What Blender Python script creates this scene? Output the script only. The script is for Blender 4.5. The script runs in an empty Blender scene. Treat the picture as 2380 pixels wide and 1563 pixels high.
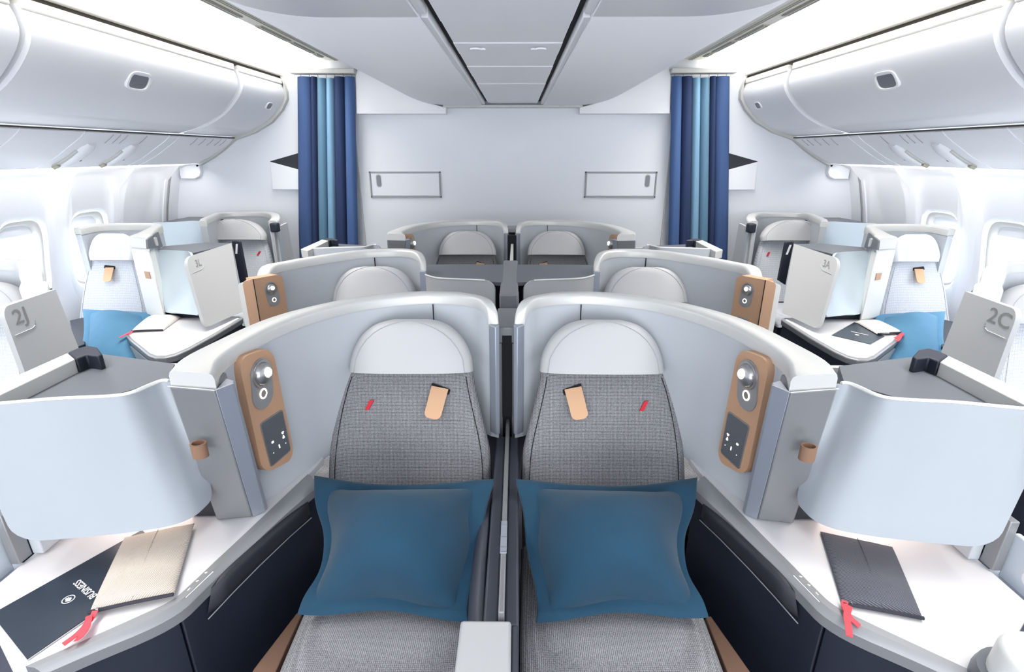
import bpy, bmesh, math, random
from mathutils import Vector as V
random.seed(4)
SC = bpy.context.scene
COL = SC.collection
# ------------------------------------------------------------------ camera
F_PX = 1207.0; TILT = math.radians(19.44); YAW = math.radians(.5)
EYE = V((.0355, 0, 1.72))
cd = bpy.data.cameras.new('camera'); cam = bpy.data.objects.new('camera', cd); COL.objects.link(cam)
cam.location = EYE; cam.rotation_euler = (math.pi/2 - TILT, 0, YAW)
cd.sensor_width = 36; cd.lens = F_PX/2380*36; cd.clip_start = .02
SC.camera = cam
# ------------------------------------------------------------------ world, lights, exposure
w = bpy.data.worlds.new('world'); SC.world = w; w.use_nodes = True
bg = w.node_tree.nodes['Background']; bg.inputs[0].default_value = (.86, .92, 1, 1); bg.inputs[1].default_value = 8.0
def area(name, loc, sx, sy, power, col, target):
    l = bpy.data.lights.new(name, 'AREA'); l.shape = 'RECTANGLE'; l.size = sx; l.size_y = sy; l.energy = power; l.color = col
    o = bpy.data.objects.new(name, l); COL.objects.link(o); o.location = loc
    o.rotation_euler = (V(target) - V(loc)).to_track_quat('-Z', 'Z').to_euler(); return o
for s in (-1, 1):
    area('aisle_cove_light', (s*1.60, 1.2, 2.44), .3, 7.0, 40, (1, .965, .92), (s*1.60, 1.2, 0)).data.spread = math.radians(105)
    area('sidewall_wash_light', (s*2.82, 2.6, 1.60), .03, 4.4, 7, (1, .97, .93), (s*3.1, 2.6, .9))
area('front_fill_light', (0, -1.6, 2.3), 3.0, 1.6, 27, (.95, .97, 1), (0, -.9, 0))  # added fill lamp over the unseen front of the cabin
area('upward_fill_light', (0, -2.7, 1.1), 5, 1.6, 86, (.92, .96, 1), (0, 3, 3.4))  # added upward fill to brighten bins and ceiling
SC.view_settings.view_transform = 'Standard'; SC.view_settings.look = 'None'
SC.view_settings.exposure = 0.56; SC.view_settings.gamma = 1
SC.view_settings.use_curve_mapping = False
SC.cycles.max_bounces = 10; SC.cycles.diffuse_bounces = 5; SC.cycles.use_denoising = True

# ------------------------------------------------------------------ measuring: a photo pixel meets a plane of the cabin
_c, _s = math.cos(TILT), math.sin(TILT)
RT = V((math.cos(YAW), math.sin(YAW), 0)); FH = V((-math.sin(YAW), math.cos(YAW), 0)); UPV = V((0, 0, 1))
FW = FH*_c - UPV*_s; UU = FH*_s + UPV*_c
def ray(px, py): return FW + RT*((px-1190)/F_PX) + UU*((781.5-py)/F_PX)
def pz(px, py, z): d = ray(px, py); return EYE + d*((z-EYE.z)/d.z)
def py_(px, py, y): d = ray(px, py); return EYE + d*(y/d.y)
def px_(px, py, x): d = ray(px, py); return EYE + d*((x-EYE.x)/d.x)
def pl(px, py, p, n):
    d = ray(px, py); return EYE + d*((V(p)-EYE).dot(n)/d.dot(n))
def mz(pts, z): return [pz(a, b, z) for a, b in pts]

# ------------------------------------------------------------------ materials
def mat(name, col, rough=.5, metal=0, bump=0, bscale=200, var=0, vscale=30, emit=None, es=1, spec=.5, coat=0, sheen=0):
    m = bpy.data.materials.new(name); m.use_nodes = True; nt = m.node_tree; b = nt.nodes['Principled BSDF']
    b.inputs['Base Color'].default_value = (*col, 1); b.inputs['Roughness'].default_value = rough
    b.inputs['Metallic'].default_value = metal; b.inputs['Specular IOR Level'].default_value = spec
    if coat: b.inputs['Coat Weight'].default_value = coat
    if sheen: b.inputs['Sheen Weight'].default_value = sheen
    tc = nt.nodes.new('ShaderNodeTexCoord')
    if var:
        n = nt.nodes.new('ShaderNodeTexNoise'); n.inputs['Scale'].default_value = vscale; n.inputs['Detail'].default_value = 3
        r = nt.nodes.new('ShaderNodeMixRGB'); r.inputs[1].default_value = (*[c*(1-var) for c in col], 1); r.inputs[2].default_value = (*[min(1, c*(1+var)) for c in col], 1)
        nt.links.new(tc.outputs['Object'], n.inputs['Vector']); nt.links.new(n.outputs['Fac'], r.inputs[0]); nt.links.new(r.outputs[0], b.inputs['Base Color'])
    if bump:
        n2 = nt.nodes.new('ShaderNodeTexNoise'); n2.inputs['Scale'].default_value = bscale; n2.inputs['Detail'].default_value = 2
        bp = nt.nodes.new('ShaderNodeBump'); bp.inputs['Strength'].default_value = bump; bp.inputs['Distance'].default_value = .002
        nt.links.new(tc.outputs['Object'], n2.inputs['Vector']); nt.links.new(n2.outputs['Fac'], bp.inputs['Height']); nt.links.new(bp.outputs[0], b.inputs['Normal'])
    if emit:
        b.inputs['Emission Color'].default_value = (*emit, 1); b.inputs['Emission Strength'].default_value = es
    return m
def weave(name, c1, c2, scale, rough=.9):
    m = bpy.data.materials.new(name); m.use_nodes = True; nt = m.node_tree; b = nt.nodes['Principled BSDF']; b.inputs['Roughness'].default_value = rough
    b.inputs['Specular IOR Level'].default_value = .2
    tc = nt.nodes.new('ShaderNodeTexCoord'); outs = []
    for d in ('X', 'Z', 'Y'):
        wv = nt.nodes.new('ShaderNodeTexWave'); wv.wave_type = 'BANDS'; wv.bands_direction = d; wv.inputs['Scale'].default_value = scale
        wv.inputs['Distortion'].default_value = 1.2; wv.inputs['Detail'].default_value = 1; wv.inputs['Detail Scale'].default_value = 3
        nt.links.new(tc.outputs['Object'], wv.inputs['Vector']); outs.append(wv.outputs['Fac'])
    a1 = nt.nodes.new('ShaderNodeMath'); a1.operation = 'MAXIMUM'; nt.links.new(outs[1], a1.inputs[0]); nt.links.new(outs[2], a1.inputs[1])
    mu = nt.nodes.new('ShaderNodeMath'); mu.operation = 'MULTIPLY'; nt.links.new(outs[0], mu.inputs[0]); nt.links.new(a1.outputs[0], mu.inputs[1])
    n = nt.nodes.new('ShaderNodeTexNoise'); n.inputs['Scale'].default_value = 260; n.inputs['Detail'].default_value = 2; nt.links.new(tc.outputs['Object'], n.inputs['Vector'])
    ad = nt.nodes.new('ShaderNodeMath'); ad.operation = 'MULTIPLY_ADD'; ad.inputs[1].default_value = .75; nt.links.new(mu.outputs[0], ad.inputs[0])
    sb = nt.nodes.new('ShaderNodeMath'); sb.operation = 'SUBTRACT'; sb.inputs[1].default_value = .3; nt.links.new(n.outputs['Fac'], sb.inputs[0]); nt.links.new(sb.outputs[0], ad.inputs[2])
    r = nt.nodes.new('ShaderNodeMixRGB'); r.use_clamp = True; r.inputs[1].default_value = (*c1, 1); r.inputs[2].default_value = (*c2, 1)
    nt.links.new(ad.outputs[0], r.inputs[0]); nt.links.new(r.outputs[0], b.inputs['Base Color'])
    bp = nt.nodes.new('ShaderNodeBump'); bp.inputs['Strength'].default_value = .35; bp.inputs['Distance'].default_value = .0015
    nt.links.new(mu.outputs[0], bp.inputs['Height']); nt.links.new(bp.outputs[0], b.inputs['Normal'])
    return m
def corduroy(name, c1, c2, rot, scale=95):
    m = bpy.data.materials.new(name); m.use_nodes = True; nt = m.node_tree; b = nt.nodes['Principled BSDF']; b.inputs['Roughness'].default_value = .9
    tc = nt.nodes.new('ShaderNodeTexCoord'); mp = nt.nodes.new('ShaderNodeMapping'); mp.inputs['Rotation'].default_value = (0, 0, rot)
    wv = nt.nodes.new('ShaderNodeTexWave'); wv.bands_direction = 'X'; wv.inputs['Scale'].default_value = scale; wv.inputs['Distortion'].default_value = .3
    nt.links.new(tc.outputs['Object'], mp.inputs[0]); nt.links.new(mp.outputs[0], wv.inputs['Vector'])
    r = nt.nodes.new('ShaderNodeMixRGB'); r.inputs[1].default_value = (*c1, 1); r.inputs[2].default_value = (*c2, 1)
    nt.links.new(wv.outputs['Fac'], r.inputs[0]); nt.links.new(r.outputs[0], b.inputs['Base Color'])
    bp = nt.nodes.new('ShaderNodeBump'); bp.inputs['Strength'].default_value = .5; bp.inputs['Distance'].default_value = .002
    nt.links.new(wv.outputs['Fac'], bp.inputs['Height']); nt.links.new(bp.outputs[0], b.inputs['Normal'])
    return m
M = dict(
    shell=mat('shell_grey', (.52, .55, .58), .45, bump=.06, bscale=900),
    cap=mat('satin_silver', (.64, .64, .62), .36, .25),
    pillar=mat('pillar_metal', (.24, .245, .255), .42, .25, bump=.05, bscale=900),
    chamfer=mat('chamfer_metal', (.34, .37, .43), .35, .3),
    trim=mat('edge_trim', (.29, .295, .305), .38, .35),
    door=mat('door_grey', (.33, .36, .395), .42, bump=.05, bscale=900),
    scr=mat('screen_grey', (.47, .475, .475), .45, bump=.05, bscale=900),
    paled=mat('pale_door', (.52, .60, .66), .4),
    numm=mat('number_grey', (.24, .24, .24), .5),
    edge=mat('door_edge', (.76, .76, .73), .45),  # plain white, also painted light on door edges and the window pillar
    rail=mat('rail_cream', (.58, .58, .555), .45),
    shelf=mat('shelf_laminate', (.115, .125, .145), .38, bump=.12, bscale=1200, var=.12, vscale=700),
    navy=mat('navy_trim', (.012, .016, .030), .6, bump=.25, bscale=700, var=.35, vscale=500),
    black=mat('black_gap', (.006, .006, .008), .8),
    pad=mat('charcoal_pad', (.022, .024, .032), .45, bump=.25, bscale=900),
    dnavy=mat('divider_navy', (.045, .05, .068), .5, bump=.1, bscale=800),
    white=mat('cabin_white', (.86, .87, .90), .5, bump=.03, bscale=300),
    wallw=mat('bulkhead_white', (.80, .825, .87), .55, bump=.03, bscale=300),
    binw=mat('bin_white', (.88, .89, .92), .45),
    warmw=mat('warm_trim', (.86, .84, .78), .5),
    table=mat('console_laminate', (.66, .65, .66), .3, bump=.03, bscale=500),
    leather=mat('tan_leather', (.52, .31, .19), .6, bump=.35, bscale=900, var=.08, vscale=400),
    tag=mat('tag_leather', (.66, .40, .235), .6, bump=.15, bscale=700),
    loop=mat('loop_leather', (.25, .14, .085), .6, bump=.3, bscale=800),
    headl=mat('window_headrest', (.74, .75, .78), .5), headr=mat('headrest_leather', (.53, .53, .535), .5, bump=.08, bscale=900),  # window-side headrest is whitened to carry daylight in its colour
    seam=mat('stitching', (.40, .41, .43), .7),
    lampm=mat('lamp_metal', (.45, .44, .44), .28, .8),
    lampr=mat('lamp_plate', (.36, .37, .38), .4, .5),
    glow=mat('lamp_glow', (1, 1, 1), .4, emit=(1, .93, .86), es=9),
    ring=mat('ring_glow', (1, .9, .75), .4, emit=(1, .86, .66), es=2.2),
    icon=mat('icon_glow', (1, .95, .9), .4, emit=(1, .93, .85), es=1.1),
    screen=mat('touch_screen', (.10, .11, .125), .25),
    teal=mat('teal_cotton', (.003, .047, .092), .85, bump=.3, bscale=500, var=.10, vscale=14, sheen=.15),
    blueC=mat('bright_blue_cotton', (.075, .215, .35), .85, bump=.3, bscale=500, var=.10, vscale=14),
    red=mat('red_thread', (.62, .02, .035), .7),
    ribbon=mat('red_ribbon', (.85, .05, .07), .6),
    booklet=mat('booklet_navy', (.018, .028, .045), .28, bump=.05, bscale=900),
    ink=mat('white_ink', (.85, .85, .88), .5),
    zipm=mat('zip_black', (.012, .012, .025), .6),
    chrome=mat('zip_chrome', (.7, .7, .7), .25, 1),
    bronze=mat('bronze_trim', (.22, .13, .09), .35, .6),
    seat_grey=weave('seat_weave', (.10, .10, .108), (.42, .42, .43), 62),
    seat_lit=weave('lit_seat_weave', (.42, .44, .48), (.76, .78, .83), 44),  # grey seat weave paled, window light put into its colour
    beige=corduroy('beige_corduroy', (.42, .36, .30), (.68, .62, .55), .35, 70),
    slate=corduroy('slate_corduroy', (.035, .038, .052), (.16, .165, .20), -.9, 70),
    creasew=mat('pouch_white', (.62, .58, .55), .8, bump=.3, bscale=120),
    light=mat('ceiling_glow', (1, 1, 1), .5, emit=(1, .97, .92), es=2.4),  # ceiling surface given emission in place of the concealed cove lights
    carpet=mat('carpet', (.05, .055, .08), .95, bump=.4, bscale=400),
    grille=mat('grille_beige', (.42, .39, .31), .6),
    gapl=mat('bin_gap', (.06, .055, .045), .8),
    latchm=mat('latch_grey', (.22, .23, .26), .4, .3),
    frost=mat('aisle_panel', (.62, .68, .74), .4),
    leafp=mat('leaf_print', (.86, .87, .88), .5),
    paper=mat('print_grey', (.33, .33, .35), .6),
)
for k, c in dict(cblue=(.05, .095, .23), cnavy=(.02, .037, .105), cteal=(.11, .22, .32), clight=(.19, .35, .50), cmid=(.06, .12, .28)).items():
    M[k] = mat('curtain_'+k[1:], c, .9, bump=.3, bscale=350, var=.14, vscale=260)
gl = bpy.data.materials.new('window_glass'); gl.use_nodes = True; nt = gl.node_tree; nt.nodes.clear()
o_ = nt.nodes.new('ShaderNodeOutputMaterial'); mx = nt.nodes.new('ShaderNodeMixShader'); tr = nt.nodes.new('ShaderNodeBsdfTransparent'); gs = nt.nodes.new('ShaderNodeBsdfGlossy')
gs.inputs['Roughness'].default_value = .05; mx.inputs[0].default_value = .06
nt.links.new(tr.outputs[0], mx.inputs[1]); nt.links.new(gs.outputs[0], mx.inputs[2]); nt.links.new(mx.outputs[0], o_.inputs[0]); M['glass'] = gl

# ------------------------------------------------------------------ mesh helpers
SIDE = 1          # 1: as measured on the photograph's left half, -1: mirrored to the right half
ORG = {}
SURF = {}
def mv(p): return V((p[0]*SIDE, p[1], p[2]))
def obj(name, verts, faces, m, parent=None, bevel=0, seg=2, smooth=True, mirror=True, ang=38):
    me = bpy.data.meshes.new(name); org = V(ORG[parent.name]) if parent and parent.name in ORG else V((0, 0, 0))
    vs = [(mv(p) if mirror else V(p)) - org for p in verts]
    me.from_pydata([tuple(v) for v in vs], [], faces)
    bm = bmesh.new(); bm.from_mesh(me); bmesh.ops.remove_doubles(bm, verts=bm.verts, dist=1e-5)
    bmesh.ops.recalc_face_normals(bm, faces=bm.faces)
    if smooth:
        for f in bm.faces: f.smooth = True
    bm.to_mesh(me); bm.free()
    if smooth: me.set_sharp_from_angle(angle=math.radians(ang))
    if m: me.materials.append(M[m] if isinstance(m, str) else m)
    o = bpy.data.objects.new(name, me); COL.objects.link(o)
    if parent: o.parent = parent; ORG[o.name] = org
    if bevel:
        b = o.modifiers.new('bevel', 'BEVEL'); b.width = bevel; b.segments = seg; b.limit_method = 'ANGLE'; b.angle_limit = math.radians(35)
    return o
def tag(o, label, cat, group=None):
    o['label'] = label; o['category'] = cat
    if group: o['group'] = group
    return o
def thing(name, loc, label, cat, group=None):
    o = bpy.data.objects.new(name, None); COL.objects.link(o); o.empty_display_size = .1
    l = mv(V(loc)); o.location = l; ORG[o.name] = tuple(l)
    return tag(o, label, cat, group)
def struct(o): o['kind'] = 'structure'; return o
def prism(name, top, bot, m, parent=None, bevel=0, **k):
    """top: list of points, bot: a z value or a matching list"""
    n = len(top)
    if not isinstance(bot, (list, tuple)): bot = [V((p[0], p[1], bot)) for p in top]
    vs = list(top)+list(bot); fs = [tuple(range(n)), tuple(range(2*n-1, n-1, -1))]+[(i, n+i, n+(i+1) % n, (i+1) % n) for i in range(n)]
    return obj(name, vs, fs, m, parent, bevel, **k)
def box(name, a, b, m, parent=None, bevel=0, **k):
    t = [V((x, y, b[2])) for x, y in ((a[0], a[1]), (b[0], a[1]), (b[0], b[1]), (a[0], b[1]))]
    return prism(name, t, a[2], m, parent, bevel, **k)
def cat_rom(pts, n):
    pts = [V(p) for p in pts]; out = []
    P = [pts[0]*2-pts[1]]+pts+[pts[-1]*2-pts[-2]]
    for i in range(1, len(P)-2):
        for j in range(n):
            t = j/n; a, b, c, d = P[i-1:i+3]
            out.append(.5*((2*b)+(c-a)*t+(2*a-5*b+4*c-d)*t*t+(3*b-a-3*c+d)*t**3))
    out.append(pts[-1]); return out
def loft(name, rings, m, parent=None, bevel=0, closed=True, caps=True, **k):
    n = len(rings[0]); vs = [p for r in rings for p in r]; fs = []
    for i in range(len(rings)-1):
        for j in range(n if closed else n-1):
            a = i*n+j; b = i*n+(j+1) % n; fs.append((a, b, b+n, a+n))
    if caps: fs += [tuple(range(n)), tuple(range((len(rings)-1)*n, len(rings)*n))]
    return obj(name, vs, fs, m, parent, bevel, **k)
def wallband(name, A, B, z0, z1, m, parent=None, bevel=0, dB=None, **k):
    """a band between plan paths A and B (same count) from z0 to z1"""
    rings = [[V((a[0], a[1], z1)), V((b[0], b[1], z1)), V((b[0], b[1], z0)), V((a[0], a[1], z0))] for a, b in zip(A, B)]
    return loft(name, rings, m, parent, bevel, **k)
def quadf(A, B, C, D):
    return lambda u, v: (A*(1-u)+B*u)*(1-v)+(D*(1-u)+C*u)*v
def nrm(f, u, v):
    e = 1e-3; u0, v0 = min(max(u, e), 1-e), min(max(v, e), 1-e)
    n = (f(u0+e, v0)-f(u0-e, v0)).cross(f(u0, v0+e)-f(u0, v0-e)).normalized()
    return n if n.dot(EYE-f(u0, v0)) > 0 else -n
def sheet(name, f, m, parent=None, thick=.01, r=(.08, .12), corners=(1, 1, 1, 1), nu=14, nv=8, lift=0, **k):
    """a slab following f(u,v) (v down); corners TL TR BR BL are rounded; r in fractions of u and v"""
    us = []
    if r[0] > 0:
        us = [r[0]*(1-math.cos(math.pi/2*i/5)) for i in range(5)]
        us = us+[r[0]+(1-2*r[0])*i/nu for i in range(nu+1)]+[1-u for u in reversed(us)]
    else: us = [i/nu for i in range(nu+1)]
    F_, B_ = [], []
    for u in us:
        top = bot = 0
        def q(d): return r[1]*(1-math.sqrt(max(0, 1-((r[0]-d)/r[0])**2))) if r[0] and d < r[0] else 0
        if corners[0]: top = max(top, q(u))
        if corners[1]: top = max(top, q(1-u))
        if corners[2]: bot = max(bot, q(1-u))
        if corners[3]: bot = max(bot, q(u))
        cf, cb = [], []
        for j in range(nv+1):
            v = top+(1-top-bot)*j/nv; n = nrm(f, u, v); p = f(u, v)
            cf.append(p+n*lift); cb.append(p+n*(lift-thick))
        F_.append(cf); B_.append(cb)
    N = len(us); vs = [p for c_ in F_ for p in c_]+[p for c_ in B_ for p in c_]; w_ = nv+1; off = N*w_; fs = []
    for i in range(N-1):
        for j in range(nv):
            a = i*w_+j; fs.append((a, a+1, a+w_+1, a+w_)); fs.append((off+a, off+a+w_, off+a+w_+1, off+a+1))
        a = i*w_; fs.append((a, a+w_, off+a+w_, off+a)); a = i*w_+nv; fs.append((a, off+a, off+a+w_, a+w_))
    for j in range(nv):
        fs.append((j, off+j, off+j+1, j+1)); a = (N-1)*w_+j; fs.append((a, a+1, off+a+1, off+a))
    return obj(name, vs, fs, m, parent, **k)
def pad(name, L, R, n, thick, m, parent=None, back=.01, p=3.5, q=4, taper=(1, 1), nu=18, nv=14, sub=None, ex=None, warp=None, **k):
    """a stuffed pad: L and R are edge points from top to bottom, n the way it bulges"""
    k2 = max(1, nv//(len(L)-1)); Ls = cat_rom(L, k2); Rs = cat_rom(R, k2); nr = len(Ls); n = V(n).normalized(); fr, bk = [], []
    for j in range(nr):
        v = j/(nr-1); wv = 2*v-1; prof = 1
        if (wv < 0 and taper[0]) or (wv > 0 and taper[1]): prof = max(0, 1-abs(wv)**q)**(ex or 1/q)
        for i in range(nu+1):
            a = -math.cos(math.pi*i/nu); t = (a+1)/2; pu = max(0, 1-abs(a)**p)**(ex or 1/p)
            pt = Ls[j]*(1-t)+Rs[j]*t
            if warp: pt = pt+warp(t, v)
            h = thick*pu*prof
            if sub: h += sub(t, v)*pu*prof
            fr.append(pt+n*h); bk.append(pt-n*back*pu*(1 if prof > .01 else 0))
    def surf(t, v):
        j = min(nr-1, max(0, v*(nr-1))); j0 = int(min(nr-2, j)); g = j-j0; l = Ls[j0]*(1-g)+Ls[j0+1]*g; r_ = Rs[j0]*(1-g)+Rs[j0+1]*g; wv = 2*v-1; prof = 1
        if (wv < 0 and taper[0]) or (wv > 0 and taper[1]): prof = max(0, 1-abs(wv)**q)**(1/q)
        return l*(1-t)+r_*t+n*(thick*prof*max(0, 1-abs(2*t-1)**p)**(1/p)+.001)
    SURF['f'] = surf
    w_ = nu+1; off = len(fr); fs = []
    for j in range(nr-1):
        for i in range(nu):
            a = j*w_+i; fs += [(a, a+1, a+w_+1, a+w_), (off+a, off+a+w_, off+a+w_+1, off+a+1)]
        a = j*w_; fs.append((a, a+w_, off+a+w_, off+a)); a += nu; fs.append((a, off+a, off+a+w_, a+w_))
    for i in range(nu):
        fs.append((i, off+i, off+i+1, i+1)); a = (nr-1)*w_+i; fs.append((a, a+1, off+a+1, off+a))
    return obj(name, fr+bk, fs, m, parent, ang=60, **k)
def tube(name, pts, r, m, parent=None, n=8, closed=False, flat=1, **k):
    pts = [V(p) for p in pts]; rings = []; N = len(pts)
    for i, p in enumerate(pts):
        a = pts[(i-1) % N] if closed or i else p; b = pts[(i+1) % N] if closed or i < N-1 else p
        t = (b-a).normalized(); up = V((0, 0, 1)) if abs(t.z) < .95 else V((0, 1, 0)); x = t.cross(up).normalized(); y = x.cross(t)
        rr = r[i] if isinstance(r, (list, tuple)) else r
        rings.append([p+x*math.cos(2*math.pi*j/n)*rr+y*math.sin(2*math.pi*j/n)*rr*flat for j in range(n)])
    if closed: rings.append(rings[0])
    return loft(name, rings, m, parent, caps=not closed, **k)
def disc(name, c, ax, ay, r0, r1, d, m, parent=None, n=24, dome=0, **k):
    """ring or disc of radii r0..r1 in the plane ax, ay, d deep; dome: bulged cap"""
    ax, ay = V(ax).normalized(), V(ay).normalized(); nn = ax.cross(ay).normalized()
    if nn.dot(EYE-c) < 0: nn = -nn
    def ring(r, h): return [c+ax*math.cos(2*math.pi*i/n)*r+ay*math.sin(2*math.pi*i/n)*r+nn*h for i in range(n)]
    if dome: rings = [ring(r1, 0)]+[ring(r1*math.cos(t*math.pi/12), dome*math.sin(t*math.pi/12)) for t in range(0, 6)]; return loft(name, rings, m, parent, **k)
    if r0 == 0: return loft(name, [ring(r1, 0), ring(r1, d)], m, parent, **k)
    rs = [ring(r0, 0), ring(r0, d), ring(r1, d), ring(r1, 0), ring(r0, 0)]
    return loft(name, rs, m, parent, caps=False, **k)
def textobj(name, s, org, xd, yd, size, m, parent, depth=.0006, shear=0):
    cu = bpy.data.curves.new('t', 'FONT'); cu.body = s; cu.size = 1; cu.extrude = 0; cu.align_x = 'CENTER'; cu.align_y = 'CENTER'; cu.offset = .012; cu.resolution_u = 3
    t = bpy.data.objects.new('t', cu); COL.objects.link(t); dg = bpy.context.evaluated_depsgraph_get()
    me = bpy.data.meshes.new_from_object(t.evaluated_get(dg)); xd, yd = V(xd).normalized(), V(yd).normalized(); nn = xd.cross(yd).normalized()
    vs = [V(org)+xd*(v.co.x+shear*v.co.y)*size+yd*v.co.y*size+nn*depth for v in me.vertices]; fs = [tuple(p.vertices) for p in me.polygons]
    bpy.data.objects.remove(t); return obj(name, vs, fs, m, parent, mirror=False, smooth=False)
def copy_tree(o, off, parent=None):
    c_ = o.copy(); COL.objects.link(c_)
    if parent: c_.parent = parent
    else: c_.location = o.location+V(off)
    for ch in o.children: copy_tree(ch, off, c_)
    return c_
def sidew(s): return 'left' if s == 1 else 'right'

# ================================================================== STRUCTURE
YW = 4.95       # bulkhead
fl = struct(box('floor', (-3.3, -3.2, -.04), (3.3, 5.1, 0), 'carpet'))
wb = struct(box('wall_back', (-3.3, YW, 0), (3.3, YW+.06, 2.75), 'wallw'))

def access_panel():
    a, b, c, d = [py_(*p, YW) for p in ((858, 399), (1024, 399), (1024, 459), (858, 459))]
    t = thing('access_panel', (a.x, YW, d.z), f'white stowage flap with dark outline low on the bulkhead beside the {sidew(SIDE)} curtain', 'wall flap')
    z0, z1, x0, x1 = d.z, a.z, a.x, b.x; w_ = .011
    for q in (((x0, z1-w_), (x1, z1)), ((x0, z0), (x1, z0+w_)), ((x0, z0), (x0+w_, z1)), ((x1-w_, z0), (x1, z1))):
        box('frame', (q[0][0], YW-.012, q[0][1]), (q[1][0], YW, q[1][1]), 'paper', t)
    box('flap', (x0+w_+.004, YW-.008, z0+w_+.004), (x1-w_-.004, YW, z1-w_-.004), 'wallw', t, .003)
    lx = px_(881, 420, 0) ; cx = py_(881, 420, YW).x; zc = py_(881, 420, YW).z
    pts = [V((cx+.019*math.cos(a_), YW-.016, zc+(.03 if math.sin(a_) > 0 else -.03)+.019*math.sin(a_))) for a_ in [2*math.pi*i/20 for i in range(20)]]
    loft('latch', [pts, [p+V((0, .012, 0)) for p in pts]], 'latchm', t, .002)
    loft('latch_plate', [[p+V((0, .006, 0)) for p in pts], [V((cx+(p.x-cx)*1.35, YW-.009, zc+(p.z-zc)*1.2)) for p in pts]], 'rail', t)

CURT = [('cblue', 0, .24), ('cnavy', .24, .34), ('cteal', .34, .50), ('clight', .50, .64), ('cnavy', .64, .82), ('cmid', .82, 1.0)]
def curtain():
    t = thing('aisle_curtain', (-1.58, 4.84, 0), f'pleated blue and navy curtain closing the {sidew(SIDE)} aisle beside the bulkhead', 'curtain')
    x0t, x1t, x0b, x1b = -1.82, -1.335, -2.02, -1.46
    for m, a, b in CURT:
        rings = []; n = 10
        for k in range(8):
            z = 2.325-2.27*k/7-(.012 if k == 0 and m in ('cteal', 'clight') else 0); f = min(1, k/4.8); xl = x0t+(x0b-x0t)*f; xr = x1t+(x1b-x1t)*f; ring = []
            for i in range(n+1):
                u = a+(b-a)*i/n; y = 4.85-.045*math.sin(math.pi*i/n)**.8-(.012*math.sin(3*math.pi*i/n)*k/7)
                ring.append(V((xl+(xr-xl)*u, y, z)))
            ring += [p+V((0, .006, 0)) for p in reversed(ring)]
            rings.append(ring)
        loft('curtain_fold', rings, m, t)
    for i in range(7):
        x = x0t+.03+i*.072; tube('hook', [(x, 4.85, 2.315), (x, 4.848, 2.35)], .0025, 'latchm', t, n=5)
    r = box('curtain_rail', (-1.86, 4.8, 2.345), (-1.32, 4.9, 2.385), 'rail', None, .006)
    struct(r); r.name = 'trim_1' if SIDE == 1 else 'trim_2'

def header():
    P = [(828, 265), (1037, 265), (1037, 250), (1010, 243), (980, 235), (940, 214), (900, 190), (866, 165), (835, 150), (826, 172)]
    f = [py_(a, b, 4.86) for a, b in P]
    o = loft('bulkhead_header', [f, [p+V((0, .09, 0)) for p in f]], 'white', None, .006)
    tag(o, f'white curved filler panel under the centre bins next to the {sidew(SIDE)} curtain', 'wall panel')

# centre overhead bins and ceiling strip
CB = [(-.262, 2.105), (-.45, 2.105), (-.62, 2.108), (-.78, 2.135), (-.92, 2.19), (-1.05, 2.27), (-1.18, 2.36), (-1.30, 2.445), (-1.33, 2.475)]
def center_bins():
    prof = cat_rom([(x, 0, z) for x, z in CB], 3)
    for k, (y0, y1) in enumerate(((.6, 1.80), (1.82, 4.9))):
        t = thing('overhead_bin', (-.8, (y0+y1)/2, 2.1), f'curved white {"near" if k == 0 else "long far"} centre stowage bin left of the ceiling strip'.replace('left', sidew(SIDE)), 'overhead bin')
        rings = []
        for y in (y0, y0+.012, y1-.012, y1):
            e = .008 if y in (y0, y1) else 0
            rings.append([V((p.x, y, p.z+e)) for p in prof]+[V((-1.33, y, 2.6)), V((-.262, y, 2.6))])
        loft('bin_door', rings, 'binw', t)
        box('lip', (-.262, y0+.01, 2.112), (-.238, y1-.01, 2.2), 'white', t, .004)
    struct(box('trim_3' if SIDE == 1 else 'trim_4', (-.237, .6, 2.14), (-.214, 4.9, 2.18), 'black'))
    # ceiling of the aisle: cove panel with its light put in as emission, trim rail, grilles
    struct(box('ceiling_cove' if 0 else ('trim_5' if SIDE == 1 else 'trim_6'), (-1.52, .6, 2.47), (-1.33, 4.95, 2.5), 'warmw'))
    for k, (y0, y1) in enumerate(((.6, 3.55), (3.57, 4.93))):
        o = box('ceiling_glow', (-1.96, y0, 2.50), (-1.61, y1, 2.53), 'light', None)  # no lamp: ceiling surface glows as if lit from the cove
        tag(o, f'glowing {"near" if k == 0 else "far"} ceiling panel with cove light put in as glow above the {sidew(SIDE)} aisle', 'ceiling light')
    o = thing('ceiling_vent_rail', (-1.53, 3, 2.44), f'warm white ceiling rail with dark slotted grilles above the {sidew(SIDE)} aisle', 'vent rail')
    box('rail_body', (-1.60, .6, 2.462), (-1.48, 4.93, 2.50), 'warmw', o, .004)
    box('groove', (-1.515, .6, 2.459), (-1.507, 4.93, 2.463), 'grille', o); box('groove', (-1.495, .6, 2.459), (-1.489, 4.93, 2.463), 'grille', o)
    for y0, y1 in ((2.3, 3.42), (3.65, 4.1), (4.15, 4.55), (4.6, 4.75)):
        box('grille', (-1.585, y0, 2.456), (-1.545, y1, 2.463), 'grille', o)
        for i in range(2): box('slat', (-1.58+i*.018, y0+.01, 2.452), (-1.572+i*.018, y1-.01, 2.457), 'rail', o)

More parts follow.
